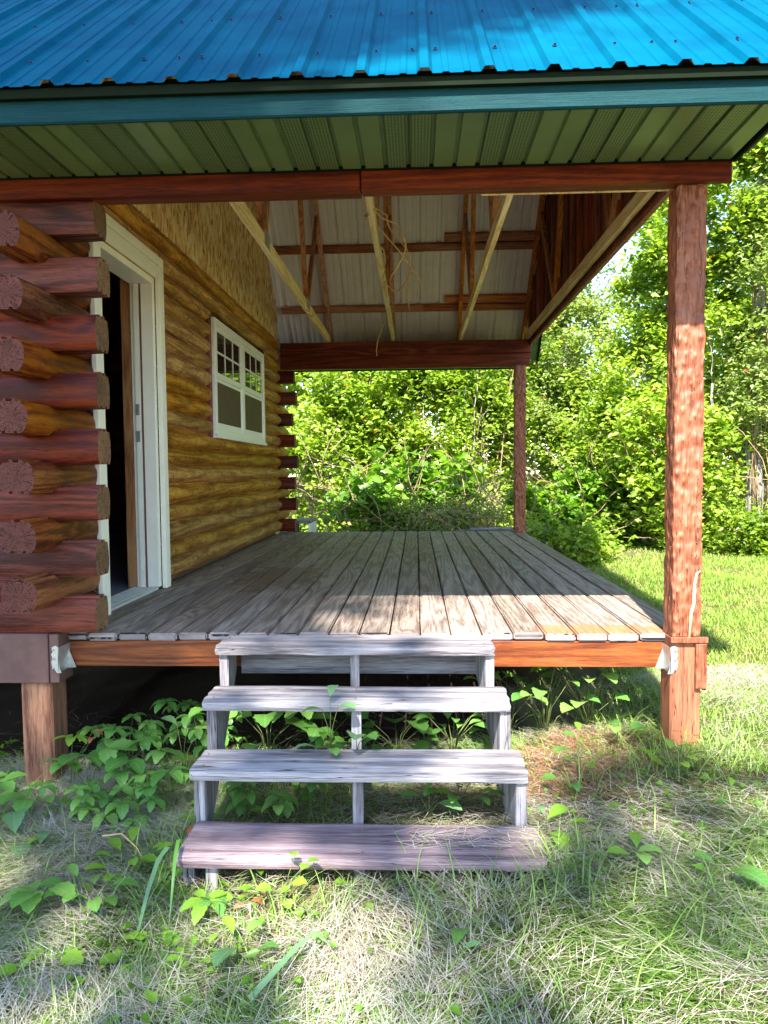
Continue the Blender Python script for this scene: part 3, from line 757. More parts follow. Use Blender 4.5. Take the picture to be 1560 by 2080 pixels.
for k_ in range(-12, 9):
    for q in range(13):
        for dx in (.032, .110):
            bmesh.ops.create_cone(bm, cap_ends=True, segments=6, radius1=.0042, radius2=.0042, depth=.002, matrix=Matrix.Translation((.014+SP*k_+dx+rnd.uniform(-.006, .006), (3.452 if q == 0 else 3.919+(q-1)*.47)+(.05 if k_ == 8 and q == 0 else 0)+rnd.uniform(-.006, .006), .0012)))
bm_obj('deck_nail', bm, MAT['buck'], deck)['kind'] = 'stuff'
def hanger(x, flip, label):
    y = 3.334 if flip else 3.322
    o = mesh_obj('joist_hanger', *_hang(x, y, flip), MAT['galv'], deck); o['label'] = label
    bm = bmesh.new()
    for dz in (-.055, -.095, -.14):
        c = Vector((x+(.018 if flip else -.022), y-.005, dz)); bmesh.ops.create_uvsphere(bm, u_segments=8, v_segments=5, radius=.005, matrix=Matrix.Translation(c))
    bm_obj('nail_head', bm, MAT['galv'], o)
def _hang(x, y, flip):
    s_ = 1 if flip else -1
    out = [(0, -.040), (.014*s_, -.036), (.030*s_, -.045), (.024*s_, -.062), (.032*s_, -.078), (.024*s_, -.094), (.032*s_, -.112), (.028*s_, -.135), (.006*s_, -.163), (-.014*s_, -.163), (-.006*s_, -.14)]
    if flip: out = out
    A = [(x+a, y, b) for a, b in out]; B = [(x+a, y+.003, b) for a, b in out]; N = len(out)
    # return flange along the joist
    F = [tuple(range(N)) if not flip else tuple(range(N))[::-1], tuple(range(N, 2*N))[::-1] if not flip else tuple(range(N, 2*N))]
    F += [(i_, (i_+1) % N, N+(i_+1) % N, N+i_) for i_ in range(N)]
    k0 = 2*N
    A2 = [(x, y, -.045), (x, y, -.16), (x-.004*s_, y+.105, -.16), (x-.004*s_, y+.105, -.045), (x-.003*s_, y, -.045), (x-.003*s_, y, -.16), (x-.007*s_, y+.105, -.16), (x-.007*s_, y+.105, -.045)]
    F += [(k0, k0+1, k0+2, k0+3), (k0+7, k0+6, k0+5, k0+4), (k0, k0+3, k0+7, k0+4), (k0+1, k0+5, k0+6, k0+2), (k0, k0+4, k0+5, k0+1)]
    A3 = [(x-.004*s_, y+.092, -.060), (x-.040*s_, y+.092, -.16), (x-.004*s_, y+.092, -.163), (x-.004*s_, y+.0945, -.060), (x-.040*s_, y+.0945, -.16), (x-.004*s_, y+.0945, -.163)]
    k1 = k0+8; F += [(k1, k1+1, k1+2), (k1+5, k1+4, k1+3), (k1, k1+3, k1+4, k1+1)]
    return A+B+A2+A3, F
hanger(1.128, True, 'shiny joist hanger on the near post')
hanger(-1.652, False, 'joist hanger at the corner of the cabin')

# ================================================================== STEPS
st = empty('porch_steps', (-.25, 2.8, -.57), 'open wooden steps with four grey weathered treads leading up to the deck', 'steps')
T = [(-.872, .328, 3.143, 3.380, .004), (-.844, .356, 2.828, 3.055, -.138), (-.815, .384, 2.563, 2.795, -.306), (-.789, .411, 2.322, 2.573, -.490)]
def rough_plank(name, x0, x1, y0, y1, z0, z1, mat, parent, seed):
    gr = np.random.default_rng(seed); k = 60; m = 8
    loop = [(-1+2*i/m, 1) for i in range(m)]+[(1, 1-2*i/3) for i in range(3)]+[(1-2*i/m, -1) for i in range(m)]+[(-1, -1+2*i/3) for i in range(3)]
    N = len(loop); hy, hz = (y1-y0)/2, (z1-z0)/2; vs = []; fs = []
    nz = gr.normal(0, 1, (N,)); 
    for i in range(k+1):
        x = x0+(x1-x0)*i/k
        for q, (a, b) in enumerate(loop):
            e = 1.
            if i in (0, k): e = .97
            cy = a*hy; cz = b*hz
            if abs(a) == 1 and abs(b) == 1: cy *= .975; cz *= .86
            g1 = vnoise(np.array([x*5+seed]), np.array([q*1.7+seed]), 1.)[0]-.5
            g2 = vnoise(np.array([x*1.2+seed*3]), np.array([2.+(1 if a > 0 else 0)]), 1.)[0]-.5
            vs.append((x-(x0+x1)/2+(gr.uniform(-.004, .004) if i in (0, k) else 0), cy*e+g1*.004+g2*.004, cz*e+g1*.003+g2*.006*(a)))
    for i in range(k):
        for q in range(N):
            a_, b_ = i*N+q, i*N+(q+1) % N; fs.append((a_, a_+N, b_+N, b_))
    fs.append(tuple(range(N))); fs.append(tuple(range(k*N, k*N+N))[::-1])
    o = mesh_obj(name, vs, fs, mat, parent, ((x0+x1)/2, (y0+y1)/2, (z0+z1)/2))
    bmt = bmesh.new(); bmt.from_mesh(o.data); bmesh.ops.recalc_face_normals(bmt, faces=bmt.faces[:]); bmt.to_mesh(o.data); bmt.free()
    o.data.polygons.foreach_set('use_smooth', [True]*len(fs))
    try: o.data.set_sharp_from_angle(angle=math.radians(40))
    except Exception: pass
    return o
for i, (x0, x1, y0, y1, z) in enumerate(T):
    o = rough_plank('tread', x0, x1, y0, y1, z-.039, z, MAT['stepM'] if i == 3 else MAT['stepX'], st, 5+i)
    o['label'] = ['top tread, level with the deck', 'second tread from the top', 'third tread from the top, with leaves resting on it', 'lowest and deepest tread, dusted with dry grass'][i]
poly = [(3.165, .004-.039)]
for i in range(3):
    yr = T[i][2]+.020; zs = T[i+1][4]-.040
    poly += [(yr, zs)] if i == 0 else []
    if i > 0: poly += [(T[i][2]+.020, T[i][4]-.040), (T[i][2]+.020, zs)]
poly += [(T[3][2]+.060, T[3][4]-.040), (T[3][2]+.060, -.62), (2.62, -.62), (3.41, -.165), (3.41, -.035)]
for xk in (-.862, -.292, .285):
    o = None; N = len(poly); sk = .095
    vs = []
    for (dx) in (0, .039):
        for (y, z) in poly: vs.append((xk+dx+(3.2-y)*sk+rnd.uniform(-.001, .001), y, z))
    bmm = bmesh.new(); vv = [bmm.verts.new(v) for v in vs]
    bmm.faces.new(vv[:N]); bmm.faces.new(vv[N:][::-1])
    for q in range(N): bmm.faces.new((vv[q], vv[N+q], vv[N+(q+1) % N], vv[(q+1) % N]))
    bmesh.ops.recalc_face_normals(bmm, faces=bmm.faces[:]); bmesh.ops.bevel(bmm, geom=bmm.edges[:], offset=.002, segments=1, affect='EDGES')
    bm_obj('stringer', bmm, MAT['stepZ'], st)
box('back_ledger', -.82, .28, 3.395, 3.424, -.182, -.042, MAT['stepX'], st, .003)
box('foot_block', -.70, -.66, 2.35, 2.40, -.66, -.531, MAT['stepZ'], st, .003)
bm = bmesh.new()
for (x0, x1, y0, y1, z) in T:
    for x in (x0+.03, (x0+x1)/2, x1-.03):
        for yy in (y0+.05, y1-.06):
            bmesh.ops.create_cone(bm, cap_ends=True, segments=8, radius1=.004, radius2=.004, depth=.002, matrix=Matrix.Translation((x+rnd.uniform(-.01, .01), yy+rnd.uniform(-.01, .01), z+.001)))
bm_obj('nail_head', bm, MAT['buck'], st)['kind'] = 'stuff'

# ---- small things behind the deck
fb = empty('wooden_landing', (-1.43, 9.7, -.5), 'pale wooden landing box standing beyond the far log corner', 'landing')
for q in range(4): box('plank', -1.60, -1.335, 9.30+q*.15, 9.44+q*.15, .10, .135, MAT['stepX'], fb, .004)
box('side_panel', -1.36, -1.335, 9.31, 9.89, -.55, .098, MAT['vinyl'], fb, .003); box('side_panel', -1.59, -1.565, 9.31, 9.89, -.55, .098, MAT['stepX'], fb, .003)
pk = empty('plank_pile', (.95, 9.75, -.45), 'grey planks lying low behind the far porch post', 'planks')
for q, (x0, x1, y0, z) in enumerate(((.50, 1.9, 9.62, -.055), (.7, 2.0, 9.80, -.012), (.55, 1.8, 9.98, -.052))):
    box('plank', x0, x1, y0, y0+.15, z-.036, z, MAT['stepX'], pk, .004)
for x in (.8, 1.6): box('support_block', x, x+.1, 9.6, 10.15, -.6, -.093, MAT['stepZ'], pk, .003)

# ---- dry vines caught on the second truss
def curve_pts(p, d, n, step, wob, seed, grav=0):
    r = random.Random(seed); p = Vector(p); d = Vector(d).normalized(); out = [p.copy()]
    for _ in range(n):
        d = (d+Vector((r.uniform(-wob, wob), r.uniform(-wob, wob), r.uniform(-wob, wob)-grav))).normalized(); p = p+d*step; out.append(p.copy())
    return out
vl = []
vl.append(curve_pts((-.255, 4.6, 2.36), (.1, 1, -.02), 26, .07, .16, 5)); vl.append(curve_pts((-.24, 4.5, 2.30), (.5, .7, .2), 12, .05, .45, 8))
vl.append(curve_pts((-.26, 4.7, 2.37), (-.6, .2, -.1), 12, .04, .7, 9)); vl.append([(-.24, 4.9, 2.33), (-.10, 5.1, 2.22), (.02, 5.3, 2.10), (.07, 5.42, 2.03)])
vl.append(curve_pts((-.24, 5.3, 2.32), (.4, 1, -.3), 8, .06, .35, 12)); vl.append(curve_pts((-.245, 6.2, 2.30), (.3, .9, -.1), 9, .06, .45, 14))
tag(tubes('dry_vine', [(q, [.005]*(len(q)-1)+[.002]) for q in vl], MAT['vinedry'], None, 5), 'dry curled vine stems caught on the middle truss chord', 'vine')
vq = [curve_pts((-.33, 8.0, 2.32), (-.2, .5, -.9), 6, .06, .3, 31)]
tag(tubes('dry_straw', [(q, [.006]*len(q)) for q in vq], MAT['vinedry'], None, 5), 'single pale straw dangling under the white roof sheets left of the middle truss', 'straw')

# ================================================================== VEGETATION
def leaf_cards(C0, dirs, ups, size, width, fold=.25, tint=None):
    """ovate folded leaf: 6 verts, 4 tris (as 2 quads)  base, L, R, tip with midrib"""
    n = len(C0); side = np.cross(dirs, ups); side /= np.linalg.norm(side, axis=1, keepdims=True)+1e-9; ups = np.cross(side, dirs)
    s = size[:, None]; w_ = width[:, None]
    b = C0-dirs*s*.5; t = C0+dirs*s*.5-ups*s*.12; m1 = C0-dirs*s*.08+ups*s*.02
    l = C0-dirs*s*.06+side*w_*.5+ups*w_*fold; r = C0-dirs*s*.06-side*w_*.5+ups*w_*fold
    V = np.stack([b, r, t, l], 1).reshape(-1, 3)
    k = np.arange(n)*4; tr = np.concatenate([np.stack([k, k+1, k+2], -1), np.stack([k, k+2, k+3], -1)])
    return V, tr, (np.repeat(tint, 4) if tint is not None else None)
def rand_dirs(n, g, droop=.2, flat=.6):
    a = g.random(n)*2*PI; z = g.normal(-droop, .35, n); d = np.stack([np.cos(a), np.sin(a), z], -1); d /= np.linalg.norm(d, axis=1, keepdims=True)
    u = np.stack([g.normal(0, flat, n), g.normal(-.25, flat, n), np.ones(n)], -1); u /= np.linalg.norm(u, axis=1, keepdims=True)
    return d, u
def clumped(centers, radii, n, g, nclump=40, cr=.22, shell=.55):
    """points in clumps inside a set of ellipsoids"""
    P_ = []
    centers = np.atleast_2d(centers); radii = np.atleast_2d(radii); vol = radii.prod(1)**(2/3); pr = vol/vol.sum()
    for c, r, p in zip(centers, radii, pr):
        kc = max(3, int(nclump*p)); d = g.normal(0, 1, (kc, 3)); d /= np.linalg.norm(d, axis=1, keepdims=True)
        rr = shell+(1-shell)*g.random(kc)**.6; cc = c+d*rr[:, None]*r
        m = int(n*p); idx = g.integers(0, kc, m); sz = g.uniform(.5, 1.4, kc)
        P_.append(cc[idx]+g.normal(0, 1, (m, 3))*cr*sz[idx][:, None]*np.array([1, 1, .7]))
    return np.concatenate(P_)
def foliage(name, P_, size, mat, g, parent=None, droop=.2, flat=.6, asp=.62, tintbase=None):
    n = len(P_); d, u = rand_dirs(n, g, droop, flat); sz = size*g.uniform(.6, 1.35, n)
    cl = vnoise(P_[:, 0]*1.+P_[:, 2]*.7, P_[:, 1]+P_[:, 2]*1.3, 1.6); t = np.clip(.55*g.random(n)+.6*(cl-.2), 0, .965); t = np.where(g.random(n) < .006, 1., t)
    V, tr, tt = leaf_cards(P_, d, u, sz, sz*asp, tint=t)
    return np_mesh(name, V, None, mat, tt, parent, tris=tr)
def tree(label, cat, base, trunk_h, trunk_r, centers, radii, n, leaf, mat, seed, name='tree', lean=(0, 0), nclump=60, cr=.25, group=None, bark=None, limbs=9, droop=.2, trunk=True):
    g = np.random.default_rng(seed); r = random.Random(seed); b = Vector(base)
    root = empty(name, base, label, cat, group)
    centers = np.atleast_2d(np.array(centers, float)); radii = np.atleast_2d(np.array(radii, float))
    if trunk:
        pts = [b+Vector((lean[0]*t*trunk_h+.04*math.sin(t*5+seed), lean[1]*t*trunk_h+.04*math.sin(t*4+seed*2), t*trunk_h-.05)) for t in np.linspace(0, 1, 9)]
        tubes('trunk', [(pts, [trunk_r*(1.25-.0*t if t == 0 else 1-.6*t) for t in np.linspace(0, 1, 9)])], bark or MAT['bark'], root, 10)
        L = []
        for k_ in range(limbs):
            c = centers[r.randrange(len(centers))]; rd = radii[0]; t0 = r.uniform(.3, .95); p0 = b+Vector((lean[0]*t0*trunk_h, lean[1]*t0*trunk_h, t0*trunk_h))
            e = Vector(c)+Vector((r.uniform(-.8, .8)*rd[0], r.uniform(-.8, .8)*rd[1], r.uniform(-.6, .8)*rd[2])); mid = (p0+e)/2+Vector((r.uniform(-.2, .2), r.uniform(-.2, .2), .15))
            L.append(([p0, (p0+mid)/2+Vector((0, 0, .04)), mid, e], [trunk_r*.32, trunk_r*.24, trunk_r*.16, .008]))
        for l_ in L: tubes('limb', [l_], bark or MAT['bark'], root, 6)
    else:
        L = []
        for k_ in range(limbs):
            c = centers[r.randrange(len(centers))]; rd = radii[0]
            e = Vector(c)+Vector((r.uniform(-.8, .8)*rd[0], r.uniform(-.8, .8)*rd[1], r.uniform(-.3, .8)*rd[2])); p0 = b+Vector((r.uniform(-.2, .2), r.uniform(-.2, .2), -.03))
            L.append(([p0, (p0*2+e)/3+Vector((r.uniform(-.1, .1), 0, .1)), (p0+e*2)/3+Vector((r.uniform(-.1, .1), 0, .08)), e], [.014, .011, .008, .003]))
        for l_ in L: tubes('stem', [l_], MAT['twig'], root, 5)
    foliage('crown', clumped(centers, radii, n, g, nclump, cr), leaf, mat, g, root, droop)
    return root
B = MAT
gz = lambda x, y: float(ground_z(np.array([x]), np.array([y]))[0])
# the edge of the wood, left to right
WB = [
 ('feathery bright shrub filling the gap just right of the far log ends', 'shrub', (-1.0, 11.4), [(-1.1, 11.4, 1.2), (-.7, 11.3, 2.1)], [(.9, .6, .9), (.8, .6, .8)], 9000, .085, 'leafA', 21),
 ('tall bright green shrub behind the middle of the deck', 'shrub', (.1, 11.6), [(.0, 11.5, 1.7), (.3, 11.6, 2.7)], [(.9, .6, .9), (.9, .6, .7)], 10000, .08, 'leafA', 22),
 ('broad-leaved vine tangle in the centre of the view through the porch', 'vine', (-.15, 10.5), [(-.35, 10.4, .45), (.35, 10.5, .65), (-.6, 10.4, .15)], [(.6, .35, .35), (.6, .35, .35), (.5, .3, .4)], 1500, .15, 'leafC', 23),
 ('low pale small-leaved mound at the far end of the deck', 'shrub', (.35, 10.35), [(.30, 10.25, .10), (.75, 10.35, .22), (-.1, 10.3, .02)], [(.55, .35, .32), (.5, .35, .32), (.4, .3, .28)], 9000, .036, 'leafB', 24),
 ('dense leafy bush left of the far porch post', 'shrub', (1.0, 11.2), [(.95, 11.1, 1.2), (1.1, 11.2, 2.1)], [(.6, .5, .9), (.8, .5, .8)], 8000, .075, 'leafA', 25),
 ('pale small-leaved tree rising right of the far porch post', 'tree', (2.3, 11.6), [(2.2, 11.4, 2.6), (2.5, 11.6, 3.5), (1.8, 11.4, 1.6)], [(.9, .7, .8), (.75, .6, .65), (.7, .6, .8)], 17000, .060, 'leafB', 26),
 ('grape vine heaped at the lawn edge right of the far post', 'vine', (2.2, 9.9), [(1.9, 9.9, .35), (2.5, 9.9, .45), (3.0, 9.8, .25), (2.2, 9.8, -.05)], [(.6, .4, .5), (.6, .4, .5), (.6, .4, .45), (.8, .35, .35)], 6200, .105, 'leafC', 27),
 ('shrub with yellow-green leaves at the corner of the deck', 'shrub', (1.75, 9.5), [(1.72, 9.45, -.22), (2.1, 9.45, -.2)], [(.32, .3, .3), (.4, .3, .28)], 1700, .075, 'leafA', 28),
 ('leafy tree with a thin top just left of the near post', 'tree', (3.3, 11.2), [(3.2, 11.0, 2.2), (3.35, 11.2, 3.2), (3.0, 11., 1.2)], [(.6, .6, .8), (.5, .5, .6), (.7, .6, .8)], 11000, .072, 'leafA', 29),
 ('tall tree with reddish berry clusters reaching over the near post', 'tree', (4.0, 10.9), [(4.2, 10.6, 4.6), (4.0, 10.8, 5.6), (3.7, 10.6, 3.9), (4.2, 10.8, 3.0)], [(.9, .8, .8), (.9, .8, .8), (.55, .6, .7), (.7, .6, .8)], 17000, .085, 'leafA', 30),
 ('pale-leaved vine curtain hanging over the grey trunk at the right edge', 'vine', (4.75, 10.3), [(4.8, 10.3, 2.3), (4.9, 10.2, 3.4), (4.7, 10.3, 1.5), (5.0, 10.3, 4.6)], [(.65, .5, .8), (.8, .5, .8), (.5, .4, .5), (.8, .6, .8)], 15000, .062, 'leafB', 31),
 ('hedge-like leafy bush at the foot of the wood behind the near post', 'shrub', (3.6, 10.2), [(3.5, 10.1, .4), (3.3, 10.1, 1.2), (3.9, 10.2, 1.0)], [(.7, .45, .7), (.6, .45, .7), (.5, .4, .6)], 8500, .085, 'leafA', 32),
 ('bright low weeds clumped beside the lawn at the right edge', 'weeds', (4.5, 9.6), [(4.1, 9.6, -.1), (4.7, 9.6, -.08), (5.2, 9.7, 0)], [(.45, .35, .30), (.5, .35, .32), (.5, .35, .3)], 6000, .060, 'leafA', 33),
]
for (lab, cat, b, cs, rs, n, lf, mt, sd) in WB:
    lf *= 1.15
    if sd <= 27:          # stand well back, clear of the shadow of the roof ridge
        k_ = 1.14 if sd not in (23, 24, 27) else 1.12
        b = (b[0]*k_, b[1]*k_); cs = [(c[0]*k_, c[1]*k_, (c[2]-EYE)*k_+EYE) for c in cs]; rs = [tuple(v*k_ for v in q) for q in rs]; lf *= 1.1
    istree = cat == 'tree'
    tree(lab, cat, (b[0], b[1], gz(*b)), (cs[0][2]+.9 if istree else 1), .07, cs, rs, n, lf, MAT[mt], sd, name={'tree': 'tree', 'shrub': 'shrub', 'vine': 'climbing_vine', 'weeds': 'weed_clump'}[cat], trunk=istree, nclump=int(30+n/160), cr=.14 if n > 3000 else .18, limbs=10)
# grey trunk at the right and slim pale stems
def bare(name, label, cat, base, top, r0, r1, seed, n=12):
    r = random.Random(seed); a, b = Vector(base), Vector(top)
    pts = [a.lerp(b, t)+Vector((r.uniform(-.03, .03), r.uniform(-.03, .03), 0))*(0 if t in (0,) else 1) for t in np.linspace(0, 1, n)]
    root = empty(name, base, label, cat)
    tubes('trunk', [(pts, [r0*1.35]+[r0+(r1-r0)*t for t in np.linspace(.1, 1, n-1)])], MAT['bark'], root, 12)
    L = []
    for k_ in range(5):
        p = pts[r.randrange(n//2, n)]; q = curve_pts(p, (r.uniform(-1, 1), r.uniform(-.5, .2), .6), 6, .16, .35, seed+k_); L.append((q, [r0*.25, r0*.2, r0*.16, r0*.13, r0*.1, r0*.07, .003]))
    for l_ in L: tubes('limb', [l_], MAT['bark'], root, 5)
    return root
bare('bare_tree', 'grey furrowed trunk standing at the right edge of the lawn', 'tree', (4.62, 10.45, -.5), (4.72, 10.6, 4.8), .125, .07, 3)
bare('bare_tree', 'slim pale stem left of the thick grey trunk', 'tree', (4.10, 10.3, -.5), (4.02, 10.4, 1.9), .035, .015, 4)
bare('bare_tree', 'thin bare stem inside the thicket behind the deck', 'tree', (.85, 12.1, -.5), (1.0, 12.2, 2.6), .014, .007, 6)
# red berry clusters on the tall tree: one part-less thing
bm = bmesh.new(); g = np.random.default_rng(5)
for c in ((3.75, 10.2, 4.1), (4.6, 10.1, 4.9), (4.85, 10.0, 3.6), (4.75, 9.9, 5.1), (4.2, 10.2, 5.4), (4.95, 9.8, 4.3)):
    for k_ in range(26):
        p = Vector(c)+Vector(g.normal(0, .09, 3)); bmesh.ops.create_icosphere(bm, subdivisions=1, radius=.012, matrix=Matrix.Translation(p))
tag(bm_obj('berries', bm, MAT['berry']), 'scattered clusters of small red berries high in the trees at the right', 'berries', kind='stuff')
# the thicket that fills in behind: reads as one mass
g = np.random.default_rng(77); n = 52000
px = g.uniform(-4, 8.5, n); py = 12.6+g.uniform(0, 1.4, n)+.4*np.sin(px*2); top = 2.6+.55*np.sin(px*1.1+1)+.35*np.sin(px*2.7)
top = np.where((px > 2.2) & (px < 3.7), 2.4, top); top = np.where(px > 3.9, 4.8, top)
pz = -.6+(top+.6)*g.random(n)**.85; px += .15*np.sin(pz*4); keep = vnoise(px+pz*.6, pz*1.2, 2.1) > .33
th_ = foliage('thicket', np.stack([px, py, pz], -1)[keep], .095, MAT['leafA'], g); tag(th_, 'tangled green undergrowth filling the wood behind the nearer bushes', 'undergrowth', kind='stuff')
n = 60000; px = g.uniform(-16, 24, n); py = 14.5+g.uniform(0, 2.5, n)+np.abs(px-3)*.10; top = 4.5+1.2*np.sin(px*.7+1)+.8*np.sin(px*1.7)
rat = px/py; top = np.where((rat > .215) & (rat < .30), 2.3, top); pz = -.6+(top+.6)*g.random(n)**.8
fw = foliage('far_wood', np.stack([px, py, pz], -1), .20, MAT['leafA'], g); tag(fw, 'dense mass of wood closing the view behind the thicket', 'wood', kind='stuff')
L = []
for k_ in range(170):
    x = rnd.uniform(-2, 5.4); y_ = rnd.uniform(9.9, 11.8); L.append((curve_pts((x, y_, rnd.uniform(-.5, .6)), (rnd.uniform(-.8, .8), rnd.uniform(-.3, .3), rnd.uniform(.1, 1)), 10, .11, .28, k_+200), [.0065]*8+[.004, .003, .002]))
tag(tubes('brushwood', L, MAT['twig'], None, 4), 'bare tan twigs and canes tangled low among the bushes', 'twigs', kind='stuff')
# taller trees farther into the wood, and woods to the sides and behind (seen in the window glass, shading the foreground)
FT = [
 ((-3.5, 16), 'dark broadleaf tree deep in the wood behind the cabin corner', [(-3.5, 16, 5)], [(2.6, 2, 3)], 41),
 ((-.2, 17), 'tall dark tree deep in the wood beyond the deck', [(-.2, 17, 5)], [(2.6, 2, 2.8)], 42),
 ((2.2, 18), 'far tree showing left of the patch of blue sky', [(2.0, 18, 3.2)], [(1.6, 1.6, 1.7)], 43),
 ((6.5, 15.5), 'large tree deep in the wood beyond the right edge of the lawn', [(6.6, 15.5, 5.2), (5.9, 15., 3)], [(2.0, 2, 3.6), (1.3, 1.3, 2)], 44)]
for b, lab, cs, rs, sd in FT:
    tree(lab, 'tree', (b[0], b[1], gz(*b)), 4.2, .16, cs, rs, 15000, .13, MAT['leafA'], sd, nclump=90, cr=.35)
ST = [((9.5, 5), 51, 'tree standing to the right of the lawn outside the picture'), ((9, 10.5), 52, 'tree at the right-hand corner of the clearing outside the picture'), ((10.5, -1), 53, 'tree at the near right side of the clearing outside the picture'), ((9, 15), 54, 'tree at the back right corner of the clearing outside the picture')]
for b, sd, lab in ST:
    tree(lab, 'tree', (b[0], b[1], gz(*b)), 4., .18, [(b[0], b[1], 4.4), (b[0]-.4, b[1], 1.6)], [(2.4, 2.4, 3.2), (2., 2., 1.8)], 11000, .16, MAT['leafA'], sd, nclump=70, cr=.4)
def shade_tree(label, base, cs, rs, n, seed, nclump, cr, leaf=.16, r=.2):
    return tree(label, 'tree', (*base, gz(*base)), max(c[2] for c in cs)-.5, r, cs, rs, n, leaf, MAT['leafS'], seed, nclump=nclump, cr=cr, limbs=16)
shade_tree('tall shade tree behind the viewpoint to the left', (-4.2, -9), [(-5.2, -9, 16.2), (-3.9, -9.1, 17.8), (-4.4, -9, 16.4), (-3.1, -9, 16.4), (-1.95, -9, 18.7)], [(1.9, 1.2, 2.0), (1.8, 1.2, 1.9), (1.7, 1.2, 1.6), (1.1, 1, 1.1), (1.25, .9, 1.25)], 38000, 61, 340, .20)
shade_tree('slender shade tree behind the viewpoint to the right', (.6, -9.4), [(-1.6, -9.2, 13.1), (-.3, -9.2, 13.7), (.3, -9.3, 12.7)], [(.7, .8, .6), (.7, .8, .5), (.6, .8, .6)], 3000, 62, 140, .06, leaf=.11, r=.12)
shade_tree('open-crowned shade tree behind the viewpoint in the middle', (-2.4, -10), [(-3.4, -9.2, 13.4), (-2.4, -9.1, 14.5)], [(1.3, .8, 1.1), (1.1, .8, .6)], 5600, 63, 230, .06, leaf=.11, r=.14)

# ---- grass, hay, lawn
def blades(name, x, y, L, W, lie, az, mat, tint, curl=.5, zoff=0., segs=3):
    n = len(x); z = ground_z(x, y)+zoff
    d = np.stack([np.cos(az), np.sin(az), np.zeros(n)], -1); sd = np.stack([-np.sin(az), np.cos(az), np.zeros(n)], -1)
    rows = []
    for k_ in range(segs+1):
        t = k_/segs; a = lie+(1.5-lie)*curl*t        # angle from vertical
        if k_ == 0: c = np.stack([x, y, z], -1)
        else: c = c+(d*np.sin(a)[:, None]+np.array([0, 0, 1])*np.cos(a)[:, None])*(L/segs)[:, None]
        w_ = (W*(1-t**1.6)*.5+.0002)[:, None]; 
        c[:, 2] = np.maximum(c[:, 2], z+.003)
        rows.append(c-sd*w_); rows.append(c+sd*w_)
    V = np.stack(rows, 1).reshape(-1, 3); m = 2*(segs+1); k = np.arange(n)*m; Q = []
    for s_ in range(segs): Q.append(np.stack([k+2*s_, k+2*s_+1, k+2*s_+3, k+2*s_+2], -1))
    return np_mesh(name, V, np.concatenate(Q), mat, np.repeat(np.clip(tint, 0, 1), m))
def scatter(n, x0, x1, y0, y1, g, dens=None):
    x = g.uniform(x0, x1, n); y = g.uniform(y0, y1, n)
    if dens is not None: k = g.random(n) < dens(x, y); x, y = x[k], y[k]
    return x, y
def instep(x, y):   # ground hidden by treads or deck interior
    return (x > -.80) & (x < .42) & (y > 2.36) & (y < 3.4)
g = np.random.default_rng(9)
def straw_d(x, y): 
    d = .25+1.3*(vnoise(x+3, y+1, 1.7)-.25)+.5*(vnoise(x, y, 5)-.5)
    d = np.where(instep(x, y), .25, d); d = np.where((x > .50) & (x < 1.05) & (y > 2.95) & (y < 3.55), d*.3, d); d = np.maximum(d, .10); d = np.where((y > 3.62) & (x < .55), .012, d)
    return np.clip(d, .0, 1)
x, y = scatter(210000, -2.6, 2.6, 1.4, 4.4, g, straw_d); n = len(x)
flow = vnoise(x+20, y+7, 1.1)*7+vnoise(x, y+33, 3.)*2.5
st_ = blades('dry_grass', x, y, g.uniform(.035, .13, n), g.uniform(.0009, .0021, n), g.normal(1.38, .14, n), flow+g.normal(0, .9, n), MAT['straw'], g.random(n)*.75+.25*vnoise(x, y, 2.5), curl=.3, zoff=g.uniform(0, .035, n), segs=2)
tag(st_, 'pale dry mown grass lying matted over the ground', 'dry grass', kind='stuff')
def green_d(x, y):
    d = .10+.9*(vnoise(x+40, y+17, 2.1)-.2)
    d = np.where((x < -.75) & (y > 1.6), d+.42, d); d = np.where(instep(x, y), .12, d); d = np.where((x > .42) & (y > 1.8) & (y < 2.6), d+.35, d); d = np.where((y > 3.6) & (x < .6), -.03, d)
    d = np.where((x > .50) & (x < 1.05) & (y > 2.9) & (y < 3.6), .08, d); d = np.where((x < -1.2) & (y > 3.0), d*.5, d)
    return np.clip(d, .0, 1)
x, y = scatter(270000, -2.6, 2.8, 1.35, 4.6, g, green_d); n = len(x); flow = vnoise(x+5, y+70, .9)*9+vnoise(x+8, y+3, 2.4)*2
gr_ = blades('grass', x, y, g.uniform(.03, .105, n)*(.6+.8*vnoise(x+11, y, 2.)), g.uniform(.002, .0056, n), g.normal(.95, .33, n), flow+g.normal(0, .7, n), MAT['grass'], g.random(n)*.7+.3*vnoise(x, y+5, 2.2), curl=.75, segs=2)
tag(gr_, 'tufted green grass growing in front of the steps', 'grass', kind='stuff')
# long tufts at chosen places
tx_, ty_, tn_ = [], [], []
for (cx, cyy, rad, k_) in ((.47, 2.38, .10, 150), (.40, 2.25, .12, 150), (-.85, 2.30, .12, 120), (-.95, 2.62, .10, 110), (1.05, 3.20, .16, 170), (1.35, 3.15, .2, 170), (.80, 2.95, .12, 70), (-1.9, 3.1, .3, 260), (-1.5, 2.4, .3, 180), (.15, 2.25, .25, 90), (-.2, 2.22, .2, 50), (.98, 3.7, .1, 200), (1.1, 4.0, .12, 220), (.25, 1.8, .2, 60), (-1., 1.9, .3, 120), (1.2, 2.2, .35, 200)):
    a = g.normal(cx, rad, k_); b_ = g.normal(cyy, rad*.7, k_); kp = ~((a > -.80) & (a < .42) & (b_ > 2.31) & (b_ < 2.6)); tx_.append(a[kp]); ty_.append(b_[kp])
x = np.concatenate(tx_); y = np.concatenate(ty_); n = len(x)
